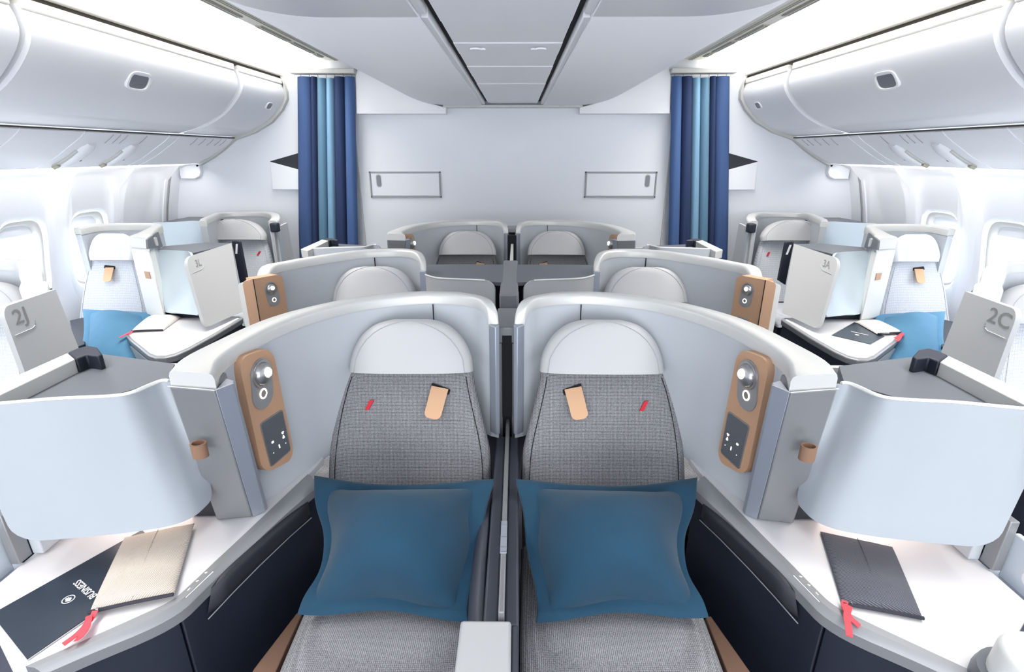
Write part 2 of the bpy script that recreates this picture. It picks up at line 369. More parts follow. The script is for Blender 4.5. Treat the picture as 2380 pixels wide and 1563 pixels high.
BP = [(-1.985, 2.272), (-1.972, 2.23), (-1.976, 2.17), (-2.03, 2.09), (-2.14, 1.99), (-2.29, 1.91), (-2.47, 1.855)]
PS = [(-2.475, 1.835), (-2.52, 1.80), (-2.60, 1.75), (-2.70, 1.69), (-2.83, 1.63)]
def xat(prof, z):
    for (x0, z0), (x1, z1) in zip(prof, prof[1:]):
        if z1 <= z <= z0: return x0+(x1-x0)*(z-z0)/(z1-z0)
    return prof[0][0]
def side_bins():
    prof = cat_rom([(x, 0, z) for x, z in BP], 3); sd = sidew(SIDE)
    for k, (y0, y1) in enumerate(((.6, 2.38), (2.41, 4.12), (4.17, 4.94))):
        lab = (f'white outboard bin at the {sd} edge of the frame', f'large white outboard overhead bin with grey latch on the {sd}', f'short end overhead bin next to the bulkhead on the {sd}')[k]
        t = thing('overhead_bin', (-2.2, (y0+y1)/2, 1.85), lab, 'overhead bin')
        rings = []
        for y, e in ((y0, .012), (y0+.012, 0), (y1-.012, 0), (y1, .012)):
            rings.append([V((p.x-e, y, p.z+e*.5)) for p in prof]+[V((-2.47, y, 2.3)), V((-2.0, y, 2.29))])
        loft('bin_door', rings, 'binw', t)
        box('top_trim', (-2.05, y0+.01, 2.275), (-1.978, y1-.01, 2.318), 'warmw', t, .006)
        if k:
            ly = 3.12 if k == 1 else 4.7; sc = 1 if k == 1 else .6; lz = 2.10 if k == 1 else 2.10
            c = V((-2.03, ly, 2.09)); q = lambda a, r: V((0, math.copysign(abs(math.cos(a))**.6, math.cos(a))*.075*r*sc, 0))+V((.55, 0, .80)).normalized()*(math.copysign(abs(math.sin(a))**.6, math.sin(a))*.045*r*sc)
            nn = V((.80, 0, -.58)).normalized(); R = [2*math.pi*i/28 for i in range(28)]
            loft('latch_bezel', [[c+q(a, 1.25)+nn*-.01 for a in R], [c+q(a, 1.2)+nn*.008 for a in R], [c+q(a, 1)+nn*.008 for a in R], [c+q(a, .95)-nn*.006 for a in R]], 'white', t)
            lp = loft('latch', [[c+q(a, .93)-nn*.006 for a in R], [c+q(a, .9)+nn*.003 for a in R]], 'latchm', t)
    struct(box('trim_7' if SIDE == 1 else 'trim_8', (-2.06, .6, 2.318), (-2.0, 4.93, 2.345), 'gapl'))
    struct(box('trim_9' if SIDE == 1 else 'trim_10', (-2.16, .6, 2.34), (-1.975, 4.93, 2.372), 'warmw', None, .006))
    # cove wall from bins up to the glowing panel
    cw = [(-2.14, 2.36), (-2.10, 2.44), (-2.02, 2.50), (-1.93, 2.535)]
    struct(loft('trim_11' if SIDE == 1 else 'trim_12', [[V((x, y, z)) for x, z in cw]+[V((x-.03, y, z+.03)) for x, z in reversed(cw)] for y in (.6, 4.95)], 'white'))
    # pinkish end bracket of the bins along the wall
    pr = [V((x, 0, z)) for x, z in [(-1.965, 2.28), (-1.95, 2.22), (-1.955, 2.16), (-2.01, 2.075), (-2.12, 1.972), (-2.28, 1.888), (-2.475, 1.825), (-2.60, 1.735), (-2.70, 1.675), (-2.85, 1.60)]]
    struct(loft('trim_13' if SIDE == 1 else 'trim_14', [[p+V((0, y, 0)) for p in pr]+[p+V((-.02, y, .06)) for p in reversed(pr)] for y in (4.90, 4.955)], 'rail'))
    struct(box('trim_23' if SIDE == 1 else 'trim_24', (-2.49, .6, 1.841), (-2.462, 4.9, 1.849), 'gapl'))
    # service units under the bins
    ps = cat_rom([(x, 0, z) for x, z in PS], 3)
    def psz(x):
        for a, b in zip(ps, ps[1:]):
            if b.x <= x <= a.x: return a.z+(b.z-a.z)*(x-a.x)/(b.x-a.x)
        return ps[-1].z
    seams = [1.2, 2.05, 2.62, 2.80, 3.22, 4.0, 4.12, 4.90]
    for k, (y0, y1) in enumerate(zip(seams, seams[1:])):
        t = thing('service_panel', (-2.65, (y0+y1)/2, 1.7), f'white service panel under the {sd} bins, ' + ('outermost before the frame edge', 'second from the frame edge', 'narrow one near the frame edge', 'plain one beside the dark seam', 'with two oval reading light pods', 'narrow joint strip below the bin gap', 'end one against the bulkhead')[k], 'ceiling panel')
        loft('panel', [[V((p.x, y, p.z)) for p in ps]+[V((p.x-.01, y, p.z+.02)) for p in reversed(ps)] for y in (y0+.005, y1-.005)], 'binw', t)
        for yy in [y0+f*(y1-y0) for f in ((.3, .38, .46, .7) if k == 4 else (.3, .45, .6, .75, .85) if k == 6 else ())]:
            rr = [V((x, yy, psz(x)-.003)) for x in (-2.48, -2.51, -2.55)]
            tube('slot', rr, .002, 'seam', t, n=5)
    for k, (yc, nm) in enumerate(((3.36, 'nearer'), (3.74, 'farther'))):
        t = thing('reading_light_unit', (-2.66, yc, 1.7), f'{nm} white oval reading light pod under the {sd} bins', 'reading light')
        path = [V((x, yc, psz(x)-.004)) for x in [-2.56-.032*i for i in range(9)]]
        tube('pod', path, [.03, .05, .055, .052, .048, .044, .038, .03, .014], 'white', t, n=12, flat=.5)
        tube('recess', [V((x, yc-.05, psz(x)-.006)) for x in (-2.62, -2.68, -2.74, -2.79)], .016, 'latchm' if 0 else 'rail', t, n=8, flat=.5)
        tube('lamp', [V((x, yc-.055, psz(x)-.014)) for x in (-2.755, -2.79)], .013, 'grille', t, n=8)
        disc('button', V((-2.73, yc+.09, psz(-2.73)-.001)), (1, 0, .5), (0, 1, 0), 0, .007, .004, 'latchm', t)

WP = [(-2.85, 1.625), (-2.95, 1.61), (-3.03, 1.58), (-3.08, 1.45), (-3.14, 1.25), (-3.20, 1.0), (-3.235, .75), (-3.25, .4), (-3.22, .0)]
def wx(z): return xat(WP, z)
def side_wall():
    sd = sidew(SIDE); nm = 'wall_'+sd; P_ = .56
    for k in range(8):
        yc = 4.48-k*P_; y0, y1 = yc-P_/2, yc+P_/2; z0, z1 = 0.0, 1.615; hasw = k > 0
        N = 48
        def sup(a, hw, hh, zc, e=.5):
            ca, sa = math.cos(a), math.sin(a); return (yc+math.copysign(abs(ca)**e, ca)*hw, zc+math.copysign(abs(sa)**e, sa)*hh)
        def bound(a, zc):
            ca, sa = math.cos(a), math.sin(a); ty = (P_/2)/abs(ca) if abs(ca) > 1e-6 else 9; tz = ((z1-zc) if sa > 0 else (zc-z0))/abs(sa) if abs(sa) > 1e-6 else 9
            t_ = min(ty, tz); return (yc+ca*t_, zc+sa*t_)
        zc = 1.04; A = [2*math.pi*(i+.5)/N for i in range(N)]
        for cy_, cz_ in ((y1, z1), (y0, z1), (y0, z0), (y1, z0)):
            ac = math.atan2(cz_-zc, cy_-yc) % (2*math.pi); A[min(range(N), key=lambda i: abs(A[i]-ac))] = ac
        def pt(yz, d): return V((wx(min(1.62, max(0, yz[1])))+d, yz[0], yz[1]))
        rings = [[pt(bound(a, zc), 0) for a in A]]
        rings.append([pt((bound(a, zc)[0]*.4+sup(a, .215, .47, 1.09, .42)[0]*.6, bound(a, zc)[1]*.4+sup(a, .215, .47, 1.09, .42)[1]*.6), 0) for a in A])
        rings.append([pt(sup(a, .215, .47, 1.09, .42), 0) for a in A]); rings.append([pt(sup(a, .207, .462, 1.09, .42), -.009) for a in A])
        if hasw:
            rings.append([pt(sup(a, .185, .30, zc), -.009) for a in A]); rings.append([pt(sup(a, .18, .285, zc), -.02) for a in A])
            rings.append([pt(sup(a, .165, .26, zc), -.045) for a in A])
        else: rings.append([pt((yc, 1.09), -.009) for a in A])
        vs = [p for r in rings for p in r]; fs = []
        for i in range(len(rings)-1):
            for j in range(N): a = i*N+j; b = i*N+(j+1) % N; fs.append((a, b, b+N, a+N))
        # fill the four corners of the panel
        o = obj(nm if k == 0 else nm+f'.{k:03d}', vs, fs, 'white', ang=50); struct(o)
        if not hasw: continue
        bz = [[pt(sup(a, .168, .265, zc), -.03) for a in A], [pt(sup(a, .16, .25, zc), -.034) for a in A], [pt(sup(a, .148, .235, zc), -.05) for a in A], [pt(sup(a, .14, .225, zc), -.10) for a in A]]
        fr = struct(loft(f'window_{k+(10 if SIDE < 0 else 0)}', bz, 'rail', caps=False))
        g = [pt(sup(a, .14, .225, zc), -.09) for a in A]; loft('pane', [g, [p+V((-.004, 0, 0)) for p in g]], 'glass', fr)
        sh = [pt((yc+s_*.145, z_), -.07) for s_, z_ in ((-1, zc+.235), (1, zc+.235), (1, zc+.165), (-1, zc+.165))]
        sb = loft('shade', [sh, [p+V((-.008, 0, 0)) for p in sh]], 'white', fr, .002)
    # dark jamb where the wall lining meets the bulkhead
    J = [V((x, 4.775, z)) for x, z in WP[2:]]
    struct(loft('trim_15' if SIDE == 1 else 'trim_16', [[p, p+V((.022, 0, 0)), p+V((.022, .02, 0)), p+V((0, .02, 0))] for p in J], 'paper'))
    struct(loft('trim_17' if SIDE == 1 else 'trim_18', [[V((x, 4.74, z)), V((x+.012, 4.74, z)), V((x+.012, 4.95, z)), V((x, 4.95, z))] for x, z in WP], 'white'))
    # small rounded bracket on the bulkhead under the bins
    b = [py_(*p, 4.9) for p in ((413, 382), (462, 382), (466, 400), (463, 410), (452, 416), (420, 416))]
    o = loft('wall_bracket', [b, [p+V((0, .05, 0)) for p in b]], 'white', None, .006); tag(o, f'small rounded white bracket at the end of the {sd} service panels', 'bracket')
    # wedge shaped pocket
    A_, B_, C_, D_ = py_(626, 376, 4.93), py_(706, 352, 4.93), py_(712, 399, 4.885), py_(626, 376, 4.93)
    t = thing('wall_pocket', (-2.1, 4.9, 1.4), f'white wedge shaped literature pocket with dark opening beside the {sd} curtain', 'wall pocket')
    B2 = V((C_.x, 4.945, C_.z+.01)); A2 = V((A_.x, 4.945, A_.z)); zb = 1.405
    loft('pocket', [[A2, C_, V((C_.x, C_.y, zb)), V((A_.x, 4.92, zb))], [A2+V((0, .001, 0)), V((C_.x, 4.945, C_.z)), V((C_.x, 4.945, zb)), V((A_.x, 4.945, zb))]], 'white', t, .004)
    prism('opening', [A2+V((0, 0, .003)), C_+V((0, 0, .004)), V((B_.x, 4.946, B_.z))], [A2+V((0, 0, -.002)), C_+V((0, 0, -.002)), V((B_.x, 4.949, C_.z))], 'pad', t)  # solid dark wedge stands in for the shade inside the pocket

# centre ceiling strip
ys = [.6, 1.916, 2.261, 2.50, 2.842, 3.195, 3.516, 3.941, 4.90]
t = thing('ceiling_strip', (0, 2.5, 2.1), 'white panelled ceiling strip between the two rows of centre bins', 'ceiling panel')
for k, (a, b) in enumerate(zip(ys, ys[1:])):
    box('panel', (-.212, a+.004, 2.118+.003*(k % 2)), (.212, b-.004, 2.15), 'binw', t, .004)
for x in (-.13, -.10, .10, .13):
    disc('spot_lamp', V((x, 2.33, 2.112)), (1, 0, 0), (0, 1, 0), 0, .022 if abs(x) > .12 else .01, .006, 'white', t)
struct(box('ceiling', (-3.3, -3.2, 2.62), (3.3, 5.0, 2.66), 'white'))
struct(box('wall_front', (-3.3, -3.2, 0), (3.3, -3.14, 2.62), 'wallw'))
struct(box('wall_left', (-3.3, -3.14, 0), (-3.24, .28, 2.62), 'white')); struct(box('wall_right', (3.24, -3.14, 0), (3.3, .28, 2.62), 'white'))
struct(box('wall_left.100', (-3.3, .28, 1.63), (-3.27, 4.95, 2.62), 'white')); struct(box('wall_right.100', (3.27, .28, 1.63), (3.3, 4.95, 2.62), 'white'))
for s_ in (-1, 1): struct(box('trim_%d' % (20+(s_ > 0)), (s_*1.405-.006, 4.935, 0), (s_*1.405+.006, 4.952, 2.05), 'rail'))
struct(box('trim_19', (-.6, 4.86, 2.088), (.6, 4.95, 2.108), 'rail'))
for SIDE in (1, -1):
    access_panel(); curtain(); header(); center_bins(); side_bins(); side_wall()
SIDE = 1

# ================================================================== SEATS, SHELLS, CONSOLES
BN = V((0, -.92, .385)).normalized()      # the way a backrest faces
def seat(t, pt, Lb, Rb, head, m='seat_grey', hm='headr', cushion=None, folds=None, tagq=None, emb=None, slot=None, xs=None):
    P = lambda a, b, o=0: pl(a, b, V(pt)+BN*o, BN)
    bk_ = pad('backrest', [P(*p, -.05) for p in Lb], [P(*p, -.05) for p in Rb], BN, .055, m, t, back=.03, p=7, q=9, taper=(0, 0))
    bf_ = SURF['f']
    for tt in (.05, .95): tube('side_seam', [bf_(tt, .06+.8*i/16) for i in range(17)], .0015, 'black' if m == 'seat_grey' else 'seam', bk_, n=5)
    hp = pad('headrest', [P(a, y, .02) for y, a, b in head], [P(b, y, .02) for y, a, b in head], BN-V((0, 0, .15)), .075, hm, t, back=.015, p=3, q=3.2, taper=(1, 0), nv=20, nu=24, sub=folds)
    f = SURF['f']
    if not folds:
        tube('piping', [f(.5+.44*math.cos(math.pi*(1-i/22)), 1-.955*max(0, math.sin(math.pi*i/22))**.85) for i in range(23)], .0016, 'seam', hp, n=5)
    if cushion:
        pad('seat_cushion', [V(p[0]) for p in cushion], [V(p[1]) for p in cushion], (0, 0, 1), .085, m, t, back=.05, p=6, q=7, nu=20, nv=20)
        a, b = cushion[0][0], cushion[-1][1]
        box('seat_base', (a[0]+.02, b[1]+.06, .02), (b[0]-.02, a[1], a[2]-.02), 'navy', t, .01)
    if tagq:
        q = [P(*p, .02+o) for p, o in zip(tagq, (.0, .0, .028, .028))]
        pp = sheet('pull_tab', quadf(*q), 'tag', t, thick=.004, r=(.35, .16), corners=(0, 0, 1, 1), nu=6, nv=12)
        pp['label'] = 'tan leather pull tab'
        sq = [P(*p, .012) for p in slot]
        sheet('tab_slot', quadf(*sq), 'black', t, thick=.012, r=(.1, .2), nu=4, nv=3)
    if emb:
        global SIDE
        c = P(*emb, .012); a, b = (.010, .017) ; e = V((0, BN.z, -BN.y)); s_ = SIDE; c = mv(c); sd = SIDE; SIDE = 1
        vs = [c+V((1, 0, 0))*x+e*y for x, y in ((-.017, -.018), (-.002, -.018), (.017, .018), (.002, .018))]
        vs2 = [v-BN*.01 for v in vs]; o = obj('emblem', vs+vs2, [(0, 1, 2, 3), (7, 6, 5, 4), (0, 4, 5, 1), (1, 5, 6, 2), (2, 6, 7, 3), (3, 7, 4, 0)], 'red', None)
        org = ORG[t.name]; o.data.transform(__import__('mathutils').Matrix.Translation(-V(org))); o.parent = t; SIDE = sd; o['label'] = 'small red slanted emblem'
    return t

def shell(t, O, I, dB, z0, caph=.04, capm='cap', bodym='shell', pillar=True, inset=.004):
    O = [V(p) if len(p) == 3 else V((*p, 1.22)) for p in O]; I = [V(p) if len(p) == 3 else V((*p, 1.182+.038*(1 if not pillar else 0))) for p in I]
    n = 4; Oc = cat_rom(O, n); Ic = cat_rom(I, n); Dc = cat_rom([V((*d, 0)) for d in dB], n)
    rings, body = [], []
    for o, i in zip(Oc, Ic):
        top = max(o.z, i.z); ii = V((i.x, i.y, top)); c = (o+ii)/2; d = (ii-V((o.x, o.y, top)))
        w_ = d.length; d = d/w_ if w_ else d; r = min(.014, w_*.3)
        o = V((o.x, o.y, top))
        rings.append([o-V((0, 0, r)), o+d*r*.3-V((0, 0, r*.3)), o+d*r, ii-d*r, ii-d*r*.3-V((0, 0, r*.3)), ii-V((0, 0, r)), ii-V((0, 0, caph)), o-V((0, 0, caph))])
    loft('rim_cap', rings, capm, t, ang=50)
    for o, i, d in zip(Oc, Ic, Dc):
        top = max(o.z, i.z)-caph+.002; dd = (V((i.x-o.x, i.y-o.y, 0))).normalized()*inset
        o2, i2 = V((o.x, o.y, 0))+dd, V((i.x, i.y, 0))-dd
        body.append([o2+V((0, 0, top)), i2+V((0, 0, top)), i2+d+V((0, 0, z0)), o2+d+V((0, 0, z0))])
    if pillar: body = body[:-n]
    loft('shell_wall', body, bodym, t, ang=50)

def lamp_unit(t, P, c, cr, rc, plate_px, sc=1, screen=None, icons=(), lit=True):
    """round reading lamp above a ring button on a metal plate; P maps pixels to the panel"""
    C_ = P(*c); ax = (P(c[0]+20, c[1]-8)-P(*c)).normalized(); ay = (P(c[0]+6, c[1]+40)-P(*c)).normalized(); ay = (ay-ax*ay.dot(ax)).normalized()
    r = (P(c[0]+cr*.93, c[1]-cr*.33)-C_).length*.9; sc = r/.021; nn = ax.cross(ay).normalized(); nn = nn if nn.dot(EYE-C_) > 0 else -nn
    D = (P(*rc)-C_).dot(ay)
    ring = [C_+ax*math.cos(a)*r*1.22+ay*((D if math.sin(a) > 0 else 0)+math.sin(a)*r*1.22) for a in [2*math.pi*i/32 for i in range(32)]]
    plate = loft('lamp_plate', [[p+nn*-.002 for p in ring], [p+nn*.003 for p in ring]], 'lampr', t)
    disc('lamp_ring', C_+nn*.003, ax, ay, r*.93, r*1.12, .004, 'lampm', plate)
    disc('lamp_ball', C_+nn*.003, ax, ay, 0, r*.93, 0, 'lampm', plate, dome=.014*sc)
    if lit: disc('lamp_lens', C_+nn*.012*sc-ay*r*.15-ax*r*.05, ax, ay, 0, r*.42, 0, 'glow', plate, dome=.0065*sc, n=16)
    cc = C_+ay*D+nn*.003
    disc('button_ring', cc, ax, ay, r*.30, r*.42, .0015, 'ring', plate, n=20); disc('button', cc, ax, ay, 0, r*.30, .001, 'lampm', plate, n=16)
    if screen:
        q = [P(*p) for p in screen]; sf = quadf(*q); sc_ = sheet('touch_screen', sf, 'screen', t, thick=.006, r=(.08, .05), nu=4, nv=4, lift=.003)
        sheet('screen_bezel', lambda u, v: sf(-.045+1.09*u, -.03+1.06*v), 'lampm', t, thick=.006, r=(.1, .06), nu=4, nv=4, lift=.0018)
        for k, (u, v, w_, h) in enumerate(icons):
            d_ = lambda a, b: sf(u+(a-.5)*w_, v+(b-.5)*h)
            sheet('icon', d_, 'icon', sc_, thick=.001, r=(.3, .3), nu=2, nv=2, lift=.0042)

O1 = [(-.028, 1.785, 1.12), (-.034, 1.812, 1.185), (-.062, 1.855, 1.215), (-.145, 1.913, 1.22), (-.28, 1.945), (-.409, 1.924), (-.567, 1.847), (-.702, 1.705), (-.781, 1.559), (-.819, 1.378), (-.834, 1.246), (-.812, 1.155)]
I1 = [(-.062, 1.80, 1.12), (-.068, 1.80, 1.165), (-.09, 1.818, 1.20), (-.145, 1.865, 1.22), (-.28, 1.895, 1.22), (-.385, 1.875, 1.22), (-.53, 1.80, 1.22), (-.64, 1.665, 1.22), (-.70, 1.53, 1.22), (-.73, 1.36, 1.22), (-.728, 1.24, 1.22), (-.690, 1.137, 1.22)]
D1 = [(0, 0)]*7+[(0, .01), (.02, .02), (.0, .06), (-.03, .12), (-.047, .135)]
def row1():
    sd = sidew(SIDE)
    # ---- shell
    t = thing('seat_shell', (-.42, 1.6, .45), f'silver grey wraparound shell of the front {sd} centre seat with tan control panel', 'seat shell', None)
    shell(t, O1, I1, D1, .665)
    # vertical front edge by the centre line
    prism('front_edge', [V(p) for p in ((-.026, 1.775, 1.135), (-.040, 1.765, 1.13), (-.064, 1.79, 1.13), (-.062, 1.82, 1.135), (-.03, 1.82, 1.135))], [V(p) for p in ((-.026, 1.775, .69), (-.040, 1.765, .69), (-.064, 1.79, .69), (-.062, 1.82, .69), (-.03, 1.82, .69))], 'chamfer', t, .003)
    pt = [(-.816, 1.150), (-.690, 1.130), (-.72, 1.24), (-.83, 1.25)]; pb = [(-.86, 1.274), (-.760, 1.292), (-.79, 1.40), (-.875, 1.40)]
    prism('end_pillar', [V((*p, 1.181)) for p in pt], [V((*p, .681)) for p in pb], 'pillar', t, .006)
    ct = [(-.689, 1.129), (-.668, 1.170), (-.672, 1.185), (-.70, 1.2)]; cb = [(-.759, 1.291), (-.733, 1.318), (-.733, 1.335), (-.77, 1.36)]
    prism('pillar_chamfer', [V((*p, 1.181)) for p in ct], [V((*p, .681)) for p in cb], 'chamfer', t, .002)
    tube('cap_joint', [V((-.817, 1.15, 1.181)), V((-.69, 1.128, 1.181)), V((-.666, 1.17, 1.181))], .0014, 'rail', t, n=5)
    tube('panel_seam', [V((-.28, 1.888, 1.18)), V((-.28, 1.888, .95))], .0022, 'black', t, n=5)
    # control panel on the inner face
    a, b, c = V((-.722, 1.36, 1.18)), V((-.690, 1.53, 1.18)), V((-.70, 1.48, .68)); nn = (b-a).cross(c-a).normalized(); nn = nn if nn.x > 0 else -nn
    P = lambda x, y, o=.016: pl(x, y, a+nn*o, nn)
    q = [P(*p) for p in ((553, 834), (633, 806), (686, 1066), (612, 1104))]
    q2 = [P(*p, .016) for p in ((531, 838), (650, 795), (710, 1075), (607, 1150))]
    cp = sheet('control_panel', quadf(*q), 'leather', t, thick=.03, r=(.28, .12), nu=10, nv=10); cp['label'] = 'tan leather covered control panel'
    P2 = lambda x, y: P(x, y, .017)
    lamp_unit(cp, P2, (606.6, 869), 23, (614.8, 913), None, 1.3, ((606, 987), (654, 955), (673, 1046), (630, 1083)), ((.27, .52, .10, .045), (.80, .47, .12, .025), (.80, .485, .06, .05), (.80, .60, .10, .04), (.80, .575, .05, .06), (.52, .72, .045, .09), (.84, .76, .03, .015), (.2, .76, .03, .015)))
    # ---- cabinet beside the pillar
    t = thing('side_cabinet', (-1.1, 1.45, .7), f'grey cabinet with dark top and curved door left of the front {sd} pillar'.replace('left of', 'beside'), 'cabinet')
    sh = [V((-1.36, 1.26, 1.08)), pz(250, 922, 1.08), pz(330, 900, 1.08), pz(392, 880, 1.08), pz(406, 846, 1.08), pz(214, 820, 1.08), V((-1.37, 1.62, 1.08))]
    prism('top_shelf', sh, 1.055, 'shelf', t, .002)
    top = cat_rom([pz(*p, 1.12) for p in ((-110, 950), (0, 942), (128, 931), (256, 925), (304, 916), (345, 899), (377, 888), (408, 892))], 6)
    bot = cat_rom([pz(*p, .80) for p in ((36, 1262), (140, 1254), (240, 1245), (320, 1236), (400, 1222), (448, 1203), (476, 1180), (499, 1155))], 6)
    def lerp(A, u): x = min(max(u, 0), 1)*(len(A)-1); i = min(int(x), len(A)-2); return A[i]*(1-x+i)+A[i+1]*(x-i)
    df = lambda u, v: lerp(top, u)*(1-v)+lerp(bot, u)*v
    d = sheet('curved_door', df, 'door', t, thick=.014, r=(.085, .12), corners=(0, 1, 1, 1), nu=22, nv=10)
    tube('door_edge', [lerp(top, .0+.915*i/24)+V((0, .006, .001)) for i in range(25)], .0055, 'edge', d, n=6)  # pale strip paints the light caught on the top edge
    c = py_(455, 1044, 1.165); lp = []
    for i in range(17):
        a = 2*math.pi*i/16; lp.append(c+V((.012+.020*math.cos(a), -.004+.017*math.sin(a), 0)))
    l_ = loft('pull_loop', [[p+V((0, 0, .02)), (p-c-V((.012, -.004, 0)))*.78+c+V((.012, -.004, .02)), (p-c-V((.012, -.004, 0)))*.78+c+V((.012, -.004, -.02)), p-V((0, 0, .02))] for p in lp], 'loop', d, caps=False); l_['label'] = 'brown leather pull loop'
    rl = [pz(*p, 1.125) for p in ((-150, 957), (157, 820), (174, 834), (-150, 988))]; prism('aisle_rail', rl, 1.07, 'rail', t, .004)
    cpx = [(157, 819), (180, 809), (205, 803), (226, 807), (238, 823), (228, 828), (200, 824), (176, 834)]; prism('rail_end', [pz(*p, 1.127) for p in cpx], 1.06, 'navy', t, .005)
    box('aisle_side', (-1.285, 1.225, .685), (-1.255, 1.60, 1.055), 'shell', t, .004)
    box('aisle_side', (-1.285, 1.13, .685), (-1.255, 1.225, .86), 'shell', t, .003)
    box('side_post', (-1.31, 1.09, .685), (-1.285, 1.13, .84), 'trim', t, .003)
    box('back_panel', (-1.255, 1.58, .685), (-.90, 1.60, 1.055), 'shell', t)
    box('cabinet_floor', (-1.25, 1.24, .80), (-.93, 1.58, .82), 'table', t)
    box('recess_shade', (-.945, 1.292, .684), (-.868, 1.34, .86), 'pad', t)  # solid dark block stands in for the shade in the gap
    box('inner_side', (-.905, 1.33, .685), (-.89, 1.58, 1.05), 'navy', t)
    l = bpy.data.lights.new('niche_light', 'AREA'); l.size = .22; l.energy = .45; l.color = (1, .80, .72); lo = bpy.data.objects.new('niche_light', l); COL.objects.link(lo); lo.location = mv(V((-1.08, 1.36, .79)))
    # ---- console
    t = thing('side_console', (-.95, 1.1, 0), f'white side console with silver edge and navy lower panels beside the front {sd} seat', 'console')
    A = mz([(716, 1104), (640, 1176), (560, 1252), (500, 1308), (445, 1360), (400, 1398), (330, 1432), (200, 1490), (60, 1552)], .68)
    B = mz([(740, 1128), (668, 1190), (590, 1262), (528, 1318), (468, 1376), (420, 1420), (345, 1462), (215, 1516), (100, 1566)], .672)
    tb = A+[V((-1.04, .80, .68)), V((-1.29, .98, .68)), V((-1.29, 1.62, .68)), V((-.66, 1.62, .68))]
    prism('worktop', [p-V((0, 0, .001)) for p in tb], .655, 'table', t, .002)
    Ac, Bc = cat_rom(A, 3), cat_rom(B, 3)
    prism('console_body', [V((-1.03, .83, .654)), V((-1.275, 1.0, .654)), V((-1.275, 1.60, .654)), V((-.80, 1.60, .654)), V((-.85, 1.05, .654)), V((-.95, .88, .654))], .03, 'navy', t, .005)
    rg = []
    for a, b in zip(Ac, Bc):
        d = (b-a); d.z = 0; L_ = d.length; d = d/L_
        rg.append([a+V((0, 0, .003)), a+d*L_*.55+V((0, 0, .004)), a+d*L_*.8+V((0, 0, -.002)), a+d*L_+V((0, 0, -.012)), a+d*L_+V((0, 0, -.04)), a+V((0, 0, -.04))])
    loft('edge_trim', rg, 'trim', t, ang=30)
    def navyband(i0, i1, nm):
        loft(nm, [[b-V((0, 0, .03)), b+V((-.05, .02, -.03)), V((b.x-.05, b.y+.02, .05)), V((b.x, b.y, .05))] for b in [bb+V((-.006, .003, 0)) for bb in Bc[i0:i1]]], 'navy', t, .003)
    k = 15
    navyband(0, k+1, 'lower_panel'); 
    Bc2 = [Bc[k]+(Bc[k+1]-Bc[k])*.25]+Bc[k+1:]; Bc[k:] = Bc2; navyband(k, len(Bc), 'lower_panel')
    p0, p1 = V(Bc[1]), V(Bc[11]); pn = (p1-p0).cross(V((0, 0, 1))).normalized(); pn = pn if pn.x > 0 else -pn
    Q = lambda x, y, o=0: pl(x, y, p0+pn*(.001+o), pn)
    pad('armrest_pad', [Q(*p) for p in ((716, 1166), (660, 1208), (590, 1268), (530, 1322), (492, 1366))], [Q(*p) for p in ((722, 1196), (672, 1240), (600, 1308), (540, 1368), (482, 1432))], pn, .02, 'pad', t, p=2.6, q=4)
    tube('crease_line', [Q(*p) for p in ((724, 1204), (674, 1248), (602, 1317), (542, 1378), (484, 1440))], .0016, 'seam', t, n=5)
    bt = [pz(*p, .678) for p in ((427, 1380), (487, 1322), (497, 1333), (433, 1394))]; bf = quadf(*bt)
    bp = sheet('button_strip', bf, 'pillar', t, thick=.004, r=(.03, .1), nu=4, nv=2, lift=.003)
    for i in range(3):
        sheet('seat_button', lambda u, v, i=i: bf((i+.06+.88*u)/3, .06+.7*v), 'trim', bp, thick=.003, r=(.1, .1), nu=2, nv=2, lift=.0045)
        sheet('icon', lambda u, v, i=i: bf((i+.35+.3*u)/3, .3+.15*v+(.25*(u-.5) if i else 0)), 'icon', bp, thick=.001, r=(0, 0), nu=2, nv=1, lift=.0055)
    sheet('light_line', lambda u, v: bf(u, .86+.08*v), 'icon', bp, thick=.001, r=(0, 0), nu=2, nv=1, lift=.0045)
    # bronze strip between console and cushion
    prism('bronze_strip', [pz(*p, .47) for p in ((690, 1425), (702, 1428), (640, 1563), (560, 1610), (590, 1555))], .44, 'bronze', t, .002)
    # aisle screen at the frame corner
    t = thing('aisle_screen', (-1.33, 1.0, .6), f'pale aisle screen with leaf prints at the {sd} edge beside the front console', 'privacy screen')
    box('screen_panel', (-1.33, .86, .66), (-1.315, 1.10, .80), 'frost', t, .004); box('bottom_rail', (-1.335, .86, .64), (-1.30, 1.12, .665), 'chamfer', t, .003)
    for (y, z, h) in ((.96, .69, .04), (1.03, .72, .045), (1.0, .765, .04)):
        lf = [V((-1.3145, y+.016*math.sin(a)*(1-.35*math.cos(a)), z+h*.6*math.cos(a))) for a in [2*math.pi*i/14 for i in range(14)]]
        loft('leaf_print', [lf, [p-V((.001, 0, 0)) for p in lf]], 'leafp', t)
    # ---- seat
    t = thing('airline_seat', (-.33, 1.5, 0), f'grey woven seat with pale half round headrest, front row {sd} of the centre divider', 'seat')
